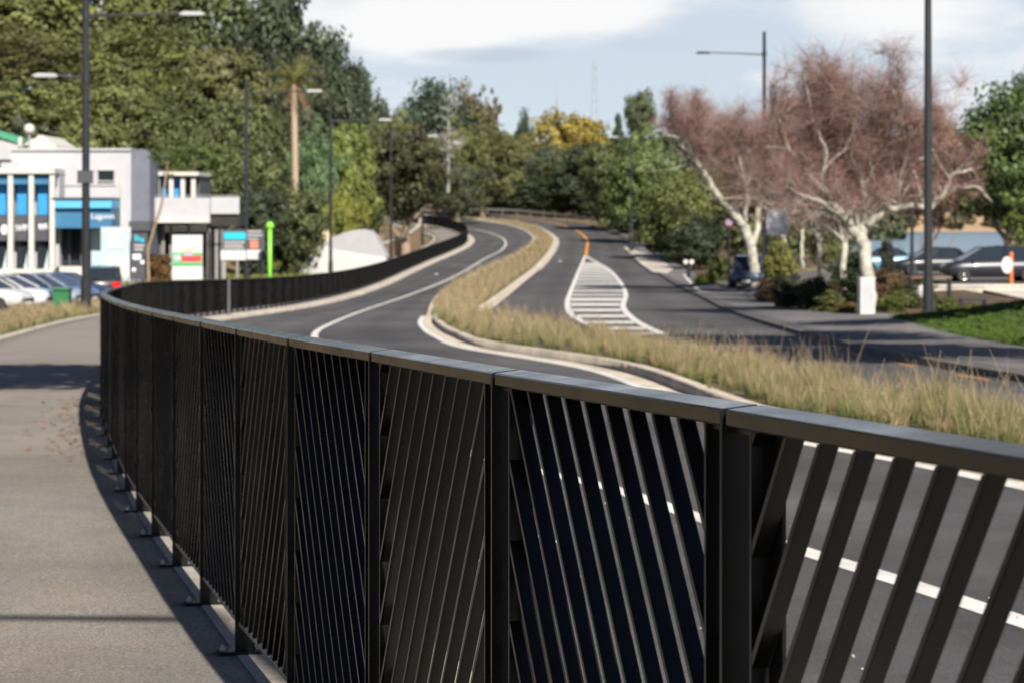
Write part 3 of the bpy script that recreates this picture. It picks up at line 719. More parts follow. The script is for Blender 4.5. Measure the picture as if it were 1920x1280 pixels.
# blue canopy entrance
b = thing('canopy_entrance', 'glazed entrance under a deep blue canopy with white lettering', 'shopfront', base_at(160, 149)); A = At(b, 149)
A.part('canopy', MIDB, [(106, 215, 391, 428, -1.0, 2.0)]); A.part('band', LTB, [(105.5, 215.5, 375, 390.6, -1.3, 2.0)]); A.part('cap', DKGREY, [(105, 216, 371, 374.7, -1.4, 2.2)])
A.part('glazing', DKGLASS, [(106, 245, 428.3, 500, 1.4, 1.6)])
for x in (108, 123, 145, 166): A.part('mullion', DKGREY, [(x, x+3, 428.5, 500, 1.0, 1.38)])
A.part('plinth', OFFW, [(104.5, 154, 500.5, ZF, .2, 1.9)])
A.text('Lagoon', 198, 406, 15, LETTER, -1.03)
A.part('curtain', PALEG, [(167, 186, 430, 505, .7, .9)])
# white block and its end wall, whose shade is painted in as blue-grey
b = thing('white_block_building', 'plain white two storey block with small strip windows and a shade-toned blue-grey end', 'building', base_at(140, 151)); A = At(b, 151)
A.part('wall', WHITE, [(20, 244.5, 283, ZF, 0.2, 9)]); A.part('parapet', WHITE, [(19, 245.2, 278.5, 282.8, .05, 9.1)])
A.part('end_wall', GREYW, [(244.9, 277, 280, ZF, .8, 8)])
for x0, x1 in ((184, 213), (146, 174)): 
    w = A.part('window', DKGLASS, [(x0, x1, 320, 339, .1, .19)]); A.part('frame', OFFW, [(x0-1.2, x1+1.2, 318.4, 319.8, .04, .19), (x0-1.2, x1+1.2, 339.2, 340.8, .04, .19)], w)
A.part('window', GALV, [(2, 33, 305, 316, -.1, .19)])
A.part('downpipe', OFFW, [(226, 228.5, 340, 470, .02, .18)])
A.part('entrance_hood', DKGREY, [(247, 287, 415, 433, -1.2, .75)])
A.part('cable', GALV, [(118, 217, 347.5, 348.3, .1, .16)])
# gabled hall roofs showing above
b = thing('gabled_hall', 'cream hall with a rounded white gable and green roof ridge rising behind the white block', 'building', base_at(50, 168)); A = At(b, 168); k = 168/F; o = b.location
A.part('wall', OFFW, [(-80, 118, 288, 520, 1, 12)])
mb = MB(); mb.prism([((p-960)*k, (HY-q)*k) for p, q in ((40,300),(46,272),(58,262),(68,260),(72,254),(80,254),(90,262),(104,272),(112,288),(116,300))], 8, (-o[0], 168-.2-o[1], CZ-o[2]), (1,0,0), (0,0,1), (0,1,0)); mb.build('gable', OFFW, b)
mb = MB(); mb.prism([((p-960)*k, (HY-q)*k) for p, q in ((-80,272),(0,264),(38,274),(45,300),(-80,300))], 7, (-o[0], 168-.6-o[1], CZ-o[2]), (1,0,0), (0,0,1), (0,1,0)); mb.build('roof', WHITE, b)
mb = MB(); mb.prism([((p-960)*k, (HY-q)*k) for p, q in ((-30,240),(6,249),(38,262),(38,271),(4,260),(-30,252))], 3, (-o[0], 168+1-o[1], CZ-o[2]), (1,0,0), (0,0,1), (0,1,0)); mb.build('ridge', GREENROOF, b)
A.part('vent_pipe', OFFW, [(39.5, 46, 258, 276, -.9, -.65)])
g = thing('globe_lamp', 'white globe on a post poking above the cream hall roof', 'lamp', base_at(55, 166)); mb = MB(); x, y, z = PX(55, 166), 166, PZ(243, 166)
mb.tube([(0,0,0),(0,0,z-g.location.z-.3)], .07, 8); mb.build('post', GALV, g)
mb = MB(); mb.lathe([(.36*math.sin(a), z-g.location.z-.36*math.cos(a)) for a in np.linspace(.05, 3.09, 12)], 16); mb.build('globe', OFFW, g, smooth=True)
# balcony wing
b = thing('balcony_building', 'low wing with a white balcony parapet, blue upper windows and slim grey posts', 'building', base_at(360, 154)); A = At(b, 154)
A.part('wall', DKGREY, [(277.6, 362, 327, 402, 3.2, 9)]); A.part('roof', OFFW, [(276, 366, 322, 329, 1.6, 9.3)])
for x in (283, 309, 331, 351): A.part('column', OFFW, [(x, x+8, 329.3, 372, 1.9, 2.15)])
for x0, x1 in ((277.6, 289), (292, 301), (316, 328)): A.part('window', SKYB, [(x0, x1, 333, 376 if x0 > 280 else 416, 2.6, 3.18)])
A.part('balcony', WHITE, [(288, 393, 371, 412, .1, .35), (393.3, 447, 369, 401.5, .5, .75)])
A.part('balcony_edge', OFFW, [(288, 393, 412.3, 418, -.1, 3), (286, 288, 371, 418, -.05, 1)])
A.part('railing', GALV, [(288, 447, 366.3, 367.3, .4, .46)])
A.part('soffit', SHADEIN, [(392, 446, 401.8, 424, .7, 5)]); A.part('undercroft', SHADEIN, [(278, 386, 418.4, ZF, 4, 8)])  # near-black boxes: the shade beneath the balcony is put into their colour
for x, w in ((384, 8), (399, 6.5), (411, 8.5), (437, 5), (311, 5), (298, 5), (293, 4), (346, 5)): A.part('post', mat('grey_post', (.22, .21, .2), .7, .1, 3.), [(x, x+w, 418.5 if x < 393 else 424.3, ZF-10, 1.0+x % 3*.3, 1.2+x % 3*.3)])

# ------------------------------------------------------------------ boards and signs
def board(name, label, cat, Y, x0, x1, y0, y1, m, th=.12, legs=True, rad=0):
    cx = (x0+x1)/2; t = thing(name, label, cat, base_at(cx, Y)); A = At(t, Y); A.part('panel', m, [(x0, x1, y0, y1, 0, th)])
    if legs:
        for x in (x0+3, x1-5): A.part('leg', GALV, [(x, x+2.2, y1+.2, HY+(CZ-t.location.z)*F/Y, .03, .09)])
    return t, A
t, A = board('real_estate_board', 'white hoarding with a red and green picture band, behind the fence', 'billboard', 122, 323, 379.5, 441, 527, SIGNW)
A.part('picture_band', GREENP, [(324, 379, 474, 499, -.02, -.002)]); A.part('picture', RED, [(340, 378, 479, 491.5, -.035, -.021)])
A.part('picture', PALEG, [(326, 339, 478, 489, -.034, -.021)]); A.part('picture', mat('peach_print', (.7, .45, .35), .5, .2, 4.), [(341, 362, 466, 473.8, -.036, -.003), (360, 372, 462, 466, -.03, -.003)])
A.part('stripe', mat('blue_grey_print', (.4, .42, .65), .5, .1, 4.), [(345, 362, 476, 480, -.05, -.036)])
A.part('text_panel', SIGNW, [(324, 379, 492, 493, -.034, -.0215), (325, 378.5, 500, 525, -.012, -.002)])
t, A = board('directory_sign', 'dark directory sign with a turquoise header and white panels', 'sign', 133, 417, 496, 431, 489, DKGREY)
A.part('header', TEAL, [(420, 461, 436, 449.5, -.03, -.002)])
A.part('panel_row', mat('grey_print', (.42, .4, .4), .5, .3, 20.), [(420, 459, 453, 456, -.03, -.002), (420, 455, 459, 462.5, -.03, -.002), (420, 458, 465, 467.5, -.03, -.002), (464, 490, 433, 436, -.03, -.002), (464, 492, 440, 443, -.03, -.002), (464, 484, 447, 449.5, -.03, -.002)])
A.part('picture', CORAL, [(469, 484, 452, 466, -.03, -.002)])
A.part('panel_row', SIGNW, [(414, 461, 470, 488, -.06, -.031), (463, 490, 469, 486.5, -.06, -.031)])
A.part('panel_row', mat('light_grey_print', (.6, .6, .58), .5, .1, 10.), [(415, 436, 472, 486, -.075, -.062)])
t = thing('lime_green_totem', 'bright lime green post with a round head, next to the directory sign', 'totem', base_at(506, 131)); k = 131/F
mb = MB(); zt = PZ(424, 131)-t.location.z; mb.tube([(0,0,0),(0,0,zt)], .105, 14); mb.build('post', LIME, t, True)
mb = MB(); mb.lathe([(.215*math.sin(a), zt-.215*math.cos(a)) for a in np.linspace(.05, 3.09, 12)], 16); mb.build('head', LIME, t, True)
t, A = board('white_banner', 'large white billboard panel standing before the canopy entrance', 'billboard', 138, 189, 245, 426, 524, PALEG)
A.part('text_panel', SIGNW, [(200, 243, 430, 437, -.03, -.003), (205, 232, 452, 466, -.03, -.003), (200, 243, 480, 520, -.03, -.003)]); A.part('text_panel', mat('mint_print', (.55, .7, .62), .5, .1, 5.), [(200, 230, 440, 443, -.03, -.003), (200, 230, 447, 449, -.03, -.003)])
t, A = board('dark_pylon_sign', 'dark pylon sign with teal and white print, beside the white billboard panel', 'sign', 137.4, 246.5, 276.5, 437, 524, DKGREY, legs=False)
A.part('text_panel', TEAL, [(253, 257, 441, 452, -.03, -.002), (259, 262, 444, 453, -.03, -.002), (264, 270, 447, 454, -.03, -.002)])
A.part('text_panel', mat('grey_print', (.42, .4, .4)), [(252, 271, 459, 463, -.03, -.002), (252, 268, 466, 470, -.03, -.002)]); A.part('text_panel', LETTER, [(249, 264, 477, 487, -.03, -.002)])
for px, py in ((267, 492), (251, 506)):
    mb = MB(); k = 137.4/F; o = t.location
    mb.lathe([(.11, 0), (.11, .02)], 14, Matrix.Translation(((px-960)*k-o[0], 137.4-.003-o[1], CZ-(py-HY)*k-o[2])) @ Matrix.Rotation(R(90), 4, 'X')); mb.build('emblem', LETTER, t)
# hedge mound, rock, white sheds
Y = 178; k = Y/F
t = thing('corrugated_screen', 'white corrugated screen wall stepping up beyond the fence', 'screen', base_at(620, Y)); o = t.location
mb = MB(); n = 58
for q in range(n):
    xa = 548+(722-548)*q/n; xb = 548+(722-548)*(q+1)/n
    ya = np.interp(xa, [548, 590, 636, 722], [470, 459, 470, 484]); yb = np.interp(xa, [548, 722], [520, 492]); d = .14*(q % 2)
    mb.box((xa-960)*k-o[0], (xb-960)*k-o[0], Y+d-o[1], Y+.2-o[1], CZ-(yb-HY)*k-o[2]-.5, CZ-(ya-HY)*k-o[2])
mb.build('cladding', SIGNW, t)
Y = 182; k = Y/F
t = thing('vaulted_shed', 'white shed with a curved corrugated roof, beside the dark tree with the forked trunk', 'shed', base_at(680, Y)); o = t.location
prof = [(606,458),(622,448),(640,440),(658,434.5),(676,432.5),(692,435),(704,447),(713,463),(724,484)]; mb = MB(); n = 56
for q in range(n):
    xa = 606+(724-606)*q/n; xb = 606+(724-606)*(q+1)/n; ya = np.interp((xa+xb)/2, [p[0] for p in prof], [p[1] for p in prof]); d = .11*(q % 2)
    mb.box((xa-960)*k-o[0], (xb-960)*k-o[0], Y+d-o[1], Y+.25-o[1], CZ-(512-HY)*k-o[2], CZ-(ya-HY)*k-o[2])
mb.build('wall', WHITE, t)
mb = MB(); up_ = [((p-960)*k, (HY-q)*k+.05) for p, q in prof]; mb.prism(up_+[(p, q-.04) for p, q in up_[::-1]], 5, (-o[0], Y+.26-o[1], CZ-o[2]), (1,0,0), (0,0,1), (0,1,0)); mb.build('roof', WHITE, t)
def rock(name, label, px, py, Y, w, h, seed, m=ROCK, grp=None):
    rg = np.random.default_rng(seed); x = PX(px, Y); z0 = PZ(py, Y)
    prof = []; me = MB(); n = 12; vs = []; fs = []
    for i_ in range(6):
        a = math.pi*i_/5; r = math.sin(a)*.5; zz = (1-math.cos(a))*.5
        for j_ in range(n):
            b_ = 2*math.pi*j_/n; q = 1+rg.normal(0, .13); vs.append((x+w*r*q*math.cos(b_), Y+w*.8*r*q*math.sin(b_), z0+h*zz*(1+rg.normal(0, .05))-.08*h))
    for i_ in range(5):
        for j_ in range(n): fs.append((i_*n+j_, i_*n+(j_+1) % n, (i_+1)*n+(j_+1) % n, (i_+1)*n+j_))
    me.add(vs, fs); return tag(me.build(name, m, loc=(x, Y, z0), smooth=True), label, 'rock', grp)
rock('boulder', 'tall cream rock outcrop behind the white corrugated screen', 598, 470, 186, 1.9, 1.75, 3)
rock('boulder', 'pale round boulder in the low bushes behind the tall lamp post at the lawn', 1733, 562, 97, .62, .62, 5, SIGNW)
# bank retaining wall on the far bend
t = thing('retaining_wall', 'tan earth retaining wall with a concrete cap curving above the far footpath', 'wall', base_at(790, 236)); o = t.location
C = curve([(-13.2, 205),(-11.6, 232),(-10.2, 255),(-9.9, 275),(-10.3, 290)], 1.); mb = MB(); mc = MB()
for p, q in zip(C[:-1], C[1:]):
    za, zb_ = z1(*p), z1(*q); ha = np.interp(p[1], [205, 240, 290], [.5, 1.5, 2.2]); hb = np.interp(q[1], [205, 240, 290], [.5, 1.5, 2.2])
    for M_, lo, hi, w in ((mb, -.4, 0, .3), (mc, .004, .16, .42)):
        l = (lambda v, h, z: z-.4 if v < 0 else z+h+v)
        vs = []
        for (pt, h, z) in ((p, ha, za), (q, hb, zb_)):
            vs += [(pt[0]-w/2-o[0], pt[1]-o[1], l(lo, h, z)-o[2]), (pt[0]+w/2-o[0], pt[1]-o[1], l(lo, h, z)-o[2]), (pt[0]+w/2-o[0], pt[1]-o[1], l(hi, h, z)-o[2]), (pt[0]-w/2-o[0], pt[1]-o[1], l(hi, h, z)-o[2])]
        M_.add(vs, [(0,1,5,4),(1,2,6,5),(2,3,7,6),(3,0,4,7)])
mb.build('wall', RENDER_TAN, t); mc.build('cap', CONC, t)

# ------------------------------------------------------------------ right side furniture
x, y = PX(1624, 93.5), 93.5; zt = z1(x, y)
t = thing('utility_cabinet', 'slim white utility box in front of the big forked bare tree', 'utility box', (x, y, zt-.05), R(8))
k = 93.5/F
mb = MB(); mb.box(-.27, .27, -.22, .22, .06, 1.33); mb.build('cabinet', SIGNW, t); mb = MB(); mb.box(-.29, .29, -.24, .24, 1.333, 1.39); mb.build('lid', SIGNW, t)
mb = MB(); mb.box(-.31, .31, -.26, .26, -.1, .057); mb.build('plinth', CONC, t); mb = MB(); mb.box(-.21, .23, -.232, -.222, .14, 1.26); d = mb.build('door', WHITE, t)
mb = MB(); mb.box(.15, .18, -.25, -.233, .62, .76); mb.build('handle', GALV, d)
def bench(label, px0, px1, ytop, Y, m, lm):
    x0, x1 = PX(px0, Y), PX(px1, Y); x = (x0+x1)/2; z = z1(x, Y); h = max(.4, PZ(ytop, Y)-z); w = (x1-x0)/2
    t = thing('bench', label, 'bench', (x, Y, z-.02)); mb = MB()
    for q in range(4): mb.box(-w, w, -.24+q*.125, -.13+q*.125, h-.07, h)
    mb.build('seat', m, t)
    for s in (-1, 1):
        mb = MB(); mb.box(s*w*.92-.05, s*w*.92+.05, -.22, .22, -.1, h-.073); mb.build('leg', lm, t)
bench('timber bench with dark legs among the bushes beside the tall lamp post', 1706, 1783, 518, 101, WOOD, POLE)
bench('low dark bench on the pale path by the lawn', 1800, 1848, 562, 92.5, POLE, POLE)
t = thing('low_wall', 'cream concrete wall along the lagoon car park edge', 'wall', (PX(1860, 113), 113, z1(PX(1860, 113), 113))); mb = MB()
mb.box(-3.4, 12, -.2, .2, -.3, .12); mb.build('wall', CONC, t); mb = MB(); mb.box(-3.45, 12, -.25, .25, .123, .2); mb.build('coping', PALEC, t)
t = thing('marker_post', 'orange marker post with a round white plate beside the dark people carrier', 'bollard', (PX(1896, 121), 121, z1(PX(1896, 121), 121)-.05))
mb = MB(); mb.tube([(0,0,0),(0,0,1.5),(0,0,1.56)], [.1,.1,.06], 10); mb.build('post', ORANGE, t)
mb = MB(); mb.lathe([(.27, 0), (.27, .03)], 18, Matrix.Translation((-.22, -.12, .95)) @ Matrix.Scale(1.5, 4, (0, 0, 1)) @ Matrix.Rotation(R(90), 4, 'X')); mb.build('plate', SIGNW, t)
# notice board on two posts, round sign, parking meter
Y = 132; t = thing('notice_board', 'grey and white notice board on two dark posts between the bare trees', 'sign', base_at(1459, Y)); A = At(t, Y)
A.part('panel', mat('notice_panel', (.6, .6, .63), .5, .35, 1.6), [(1437, 1478, 397, 441, 0, .1)])
for x in (1435, 1475.5): A.part('post', POLE, [(x, x+3.6, 394, HY+(CZ-t.location.z)*F/Y, .11, .22)])
A.part('text_panel', SIGNW, [(1441, 1461, 428, 438, -.02, -.002), (1443, 1470, 402, 407, -.02, -.002), (1446, 1466, 411, 415, -.02, -.002)])
Y = 150; t = thing('round_road_sign', 'round red rimmed sign on a dark post near the blue car', 'road sign', base_at(1367, Y)); mb = MB(); z = PZ(417, Y)-t.location.z
mb.tube([(0,.05,0),(0,.05,z+.3)], .06, 8); mb.build('post', POLE, t)
RX = Matrix.Rotation(R(90), 4, 'X')
mb = MB(); mb.lathe([(.25, 0), (.25, .03)], 20, Matrix.Translation((0, -.02, z)) @ RX); mb.build('rim', mat('faded_red', (.28, .07, .1), .5), t); mb = MB(); mb.lathe([(.18, 0), (.18, .01)], 20, Matrix.Translation((0, -.0525, z)) @ RX); mb.build('face', mat('pale_blue_face', (.25, .24, .36), .4), t)
xm, ym = GP(1291, 521, 0); t = thing('parking_meter', 'twin-headed parking meter on a dark post at the paved bay', 'parking meter', (xm, ym, z1(xm, ym)-.1)); mb = MB()
mb.tube([(0,0,0),(0,0,1.05)], .16, 8); mb.build('post', POLE, t)
for s in (-1, 1):
    mb = MB(); mb.lathe([(.17, -.14), (.2, -.1), (.2, .12), (.05, .2)], 14, Matrix.Translation((s*.21, 0, 1.22))); h = mb.build('meter_head', POLE, t)
    mb = MB(); mb.lathe([(.16, 0), (.16, .02)], 14, Matrix.Translation((s*.21, -.2, 1.22)) @ RX); mb.build('dial', SIGNW, h)
t = thing('wheelie_bin', 'small green bin in the dry grass between parked car and lamp post', 'bin', (PX(117, 97), 97, z1(PX(117, 97), 97)-.1)); mb = MB()
GB = mat('green_bin_plastic', (.025, .16, .06), .45, .1, 3.)
mb.prism([(-.27, 0), (.27, 0), (.31, .95), (-.31, .95)], .6, (0, -.3, 0), (1,0,0), (0,0,1), (0,1,0)); mb.build('body', GB, t); mb = MB(); mb.box(-.34, .34, -.36, .34, .953, 1.02); mb.build('lid', GB, t)
for s in (-1, 1): mb = MB(); mb.tube([(s*.2, .3, .1), (s*.29, .3, .1)], .1, 10); mb.build('wheel', POLE, t)
# slim radio mast and smaller masts on the skyline
def mast(label, px, ytop, Y, w):
    x = PX(px, Y); z0 = z1(x, Y); h = PZ(ytop, Y)-z0; t = thing('radio_mast', label, 'mast', (x, Y, z0-.5)); mb = MB(); n = int(h/3)
    c = [(-w, -w), (w, -w), (w, w), (-w, w)]
    f = lambda q, u: (c[q % 4][0]*(1-.75*u), c[q % 4][1]*(1-.75*u), h*u)
    for q in range(4):
        mb.bar(f(q, 0), f(q, 1), .16)
        for s in range(n): mb.bar(f(q, s/n), f(q+1, (s+1)/n), .1)
    mb.build('lattice', GALV, t); mb = MB(); mb.tube([(0, 0, h), (0, 0, h+4)], .08, 6); mb.build('aerial', GALV, t)
mast('tall slim lattice radio mast far off above the yellow-flowered tree', 1115, 112, 720, 1.3)
mast('small far mast just above the yellow-flowered tree', 1044, 176, 700, .6)

# ------------------------------------------------------------------ cars
TYRE = mat('tyre_rubber', (.018, .018, .018), .8); RIM = mat('alloy_rim', (.5, .5, .52), .3, .1, 5., metal=.8); CGLASS = mat('car_glass', (.015, .02, .025), .05, spec=.9); CHROME = mat('chrome', (.75, .75, .77), .12, metal=1.)
HEADL = mat('headlight_glass', (.8, .82, .85), .08, coat=1.); TAILL = mat('tail_light', (.65, .015, .02), .2, coat=1.); PLATE = mat('number_plate', (.75, .75, .72), .5)
def paint(name, c, me=.5): return mat(name, c, .34, .08, 1.5, metal=me*.4, coat=.5, spec=.5)
def car(label, cat, x, y, rz, m, kind, L_=4.4, Wd=1.76, H=1.46, group=None, dz=-.07):
    t = thing('parked_car', label, cat, (x, y, z1(x, y)+dz), rz, group); hw = Wd/2; l = L_/2
    if kind == 'sedan':
        body = [(-l,.80,.62,.86),(-l+.12,.90,.42,.96),(-l+.7,1,.30,1.0),(-.6,1,.28,.98),(.7,1,.28,.96),(l-.95,.99,.30,.90),(l-.3,.93,.34,.80),(l-.05,.82,.42,.70),(l,.70,.46,.62)]
        cab = [(-l+.55,.80,.98,.62,1.0),(-l+1.25,.86,.97,.70,H-.03),(-.2,.88,.96,.72,H),(.35,.88,.95,.70,H-.02),(l-1.05,.84,.93,.66,.95)]
    elif kind == 'hatch':
        body = [(-l,.86,.45,.95),(-l+.12,.95,.35,1.02),(-l+.7,1,.30,1.02),(-.4,1,.28,1.0),(.7,1,.28,.98),(l-.85,.99,.30,.95),(l-.25,.92,.34,.84),(l-.04,.80,.42,.72),(l,.70,.46,.64)]
        cab = [(-l+.1,.84,1.0,.66,1.05),(-l+.45,.87,1.0,.71,H-.1),(-.5,.88,.99,.73,H),(.3,.88,.97,.71,H-.04),(l-.9,.84,.95,.68,.97)]
    else:   # people carrier / off-roader
        body = [(-l,.90,.45,1.05),(-l+.1,.97,.36,1.12),(-l+.7,1,.32,1.12),(-.3,1,.30,1.1),(.8,1,.30,1.07),(l-.85,.99,.32,1.03),(l-.22,.93,.36,.93),(l-.03,.82,.42,.80),(l,.72,.46,.70)]
        cab = [(-l+.08,.87,1.1,.74,1.15),(-l+.3,.88,1.1,.77,H-.06),(-.5,.9,1.09,.78,H),(.55,.9,1.07,.77,H-.05),(l-.75,.86,1.03,.74,1.06)]
    mb = MB(); vs = []; fs = []
    for bxx, w, zl, zt in body:
        w *= hw; vs += [(bxx, -w*.86, zl-.06), (bxx, -w*.98, zl+.06), (bxx, -w, zl*.5+zt*.5), (bxx, -w*.95, zt-.06), (bxx, -w*.82, zt), (bxx, w*.82, zt), (bxx, w*.95, zt-.06), (bxx, w, zl*.5+zt*.5), (bxx, w*.98, zl+.06), (bxx, w*.86, zl-.06)]
    n = 10
    for i_ in range(len(body)-1):
        for j_ in range(n): fs.append((i_*n+j_, i_*n+(j_+1) % n, (i_+1)*n+(j_+1) % n, (i_+1)*n+j_))
    fs += [tuple(range(n)), tuple((len(body)-1)*n+q for q in range(n-1, -1, -1))]
    mb.add(vs, fs); mb.build('body', m, t, True)
    mb = MB(); vs = []; fs = []
    for bxx, w0, z0, w1, zt in cab: vs += [(bxx, -w0*hw, z0-.03), (bxx, -w1*hw, zt), (bxx, w1*hw, zt), (bxx, w0*hw, z0-.03)]
    for i_ in range(len(cab)-1):
        for j_ in range(3): fs.append((i_*4+j_, i_*4+j_+1, i_*4+5+j_, i_*4+4+j_))
    mb.add(vs, fs); mb.build('window_glass', CGLASS, t)
    mb = MB(); r_ = cab[1:4]; vs = []; 
    for bxx, w0, z0, w1, zt in r_: vs += [(bxx, -w1*hw-.01, zt+.005), (bxx, -w1*hw*.85, zt+.045), (bxx, w1*hw*.85, zt+.045), (bxx, w1*hw+.01, zt+.005)]
    fs = [(i_*4+j_, i_*4+j_+1, i_*4+5+j_, i_*4+4+j_) for i_ in range(2) for j_ in range(3)]+[(0,1,2,3),(8,9,10,11),(0,4,7,3),(4,8,11,7)]
    mb.add(vs, fs); mb.build('roof', m, t)
    for s in (-1, 1):
        for a_, c_ in ((0, 1), (3, 4)):
            p, q = cab[a_], cab[c_]; mb = MB(); mb.bar((p[0], s*(p[1] if a_ == 0 else p[3])*hw*1.01, p[2] if a_ == 0 else p[4]), (q[0], s*(q[3] if a_ == 0 else q[1])*hw*1.01, q[4] if a_ == 0 else q[2]), .07); mb.build('pillar', m, t)
        p = cab[2]; mb = MB(); mb.bar((p[0]+.05, s*p[1]*hw*1.005, p[2]), (p[0]-.02, s*p[3]*hw*1.01, p[4]), .06); mb.build('pillar', m, t)
    wr = .33 if kind != 'van' else .35
    for s in (-1, 1):
        for xw in (-l+.82, l-.86):
            RM = Matrix.Translation((xw, s*(hw-.2), wr)) @ Matrix.Rotation(R(-90*s), 4, 'X')
            mb = MB(); mb.lathe([(wr*.62, 0), (wr*.92, 0), (wr, .04), (wr, .17), (wr*.92, .215), (wr*.66, .215)], 20, RM); w = mb.build('wheel', TYRE, t)
            mb = MB(); mb.lathe([(wr*.65, .19), (wr*.62, .222), (wr*.5, .205), (wr*.16, .215), (.02, .225)], 18, RM); mb.build('rim', RIM, w)
        mb = MB(); mb.bar((l-.42, s*hw*.78, body[-2][3]-.10), (l-.06, s*hw*.62, body[-2][3]-.13), .16, .14); mb.build('headlight', HEADL, t)
        mb = MB(); mb.box(-l-.015, -l+.1, s*hw*.74-.2, s*hw*.74+.2, body[0][3]-.26, body[0][3]-.02); mb.build('tail_light', TAILL, t)
        p = cab[3]; mb = MB(); mb.box(p[0]+.5, p[0]+.62, s*hw*1.0-.02+s*.06, s*hw*1.0+.02+s*.1, .95, 1.08); mb.build('mirror', m, t)
    mb = MB(); mb.box(l-.03, l+.02, -.5, .5, .47, .58); mb.build('grille', TYRE, t)
    mb = MB(); mb.box(l+.021, l+.03, -.24, .24, .34, .45); mb.build('number_plate', PLATE, t)
    return t
grp = None
car('silver white hatchback at the near end of the parked row', 'car', PX(5, 103.5), 103.5, R(-14), paint('silver_white_paint', (.62, .63, .66), .3), 'hatch', 4.3, group=grp)
car('small white hatchback half cut off by the picture edge, nearest the dry verge', 'car', PX(-38, 100.6), 100.6, R(-14), paint('white_paint', (.55, .55, .56), .1), 'hatch', 4.1)
car('navy blue saloon parked second in the row, behind the silver white hatchback', 'car', PX(28, 106.6), 106.6, R(-13), paint('navy_paint', (.02, .035, .10)), 'sedan', 4.5, group=grp)
car('pale blue-grey saloon parked third in the row, past the navy one', 'car', PX(60, 109.6), 109.6, R(-13), paint('pale_blue_paint', (.34, .40, .48)), 'sedan', 4.5, group=grp)
car('white-bonneted blue hatchback at the far end of the parked row, behind the lamp post', 'car', PX(92, 113.2), 113.2, R(-14), paint('mid_blue_paint', (.10, .16, .30)), 'hatch', 4.3, group=grp)
car('dark blue hatchback mostly hidden behind the two-arm street lamp', 'car', PX(120, 117), 117, R(-13), paint('ink_blue_paint', (.03, .05, .12)), 'hatch', 4.2)
car('dark car seen from behind with a lit red tail light below the white billboard panel', 'car', PX(194, 122.5), 122.5, R(97), paint('black_paint', (.02, .022, .03)), 'van', 4.4, 1.85, 1.72)
car('dark people carrier parked side-on by the lagoon under the green tree', 'van', PX(1858, 127.5), 127.5, R(184), paint('dark_purple_black_paint', (.022, .022, .032)), 'van', 4.9, 1.85, 1.75, dz=-.06)
car('black saloon half hidden behind the dark people carrier', 'car', PX(1752, 141), 141, R(186), paint('black_paint', (.02, .022, .03)), 'sedan', 4.7, 1.8, 1.5, dz=-.06)
car('dark car whose front shows at the picture edge past the orange post', 'car', PX(1985, 136), 136, R(182), paint('black_paint', (.02, .022, .03)), 'van', 4.7, 1.85, 1.7, dz=-.06)
car('dark blue-grey off-roader facing the road behind the pale leaning trunk', 'car', PX(1402, 152), 152, R(-98), paint('slate_blue_paint', (.035, .05, .085)), 'van', 4.6, 1.9, 1.85, dz=-.06)
car('pale blue car glimpsed behind the big forked bare tree', 'car', PX(1652, 146), 146, R(180), paint('sky_blue_paint', (.16, .30, .42)), 'sedan', 4.4, dz=-.06)
x, y = PX(429, 92.5), 92.5
t = thing('marker_post', 'slim grey post on the kerb strip in front of the far run of fence', 'bollard', (x, y, z1(x, y)-.02)); mb = MB(); mb.tube([(0,0,0),(0,0,1.28),(0,0,1.32)], [.06,.055,.03], 10); mb.build('post', mat('mid_grey_post', (.10, .10, .11)), t)
mb = MB(); mb.box(-.12, .12, -.12, .12, 0, .03); mb.build('base_plate', POLE, t)
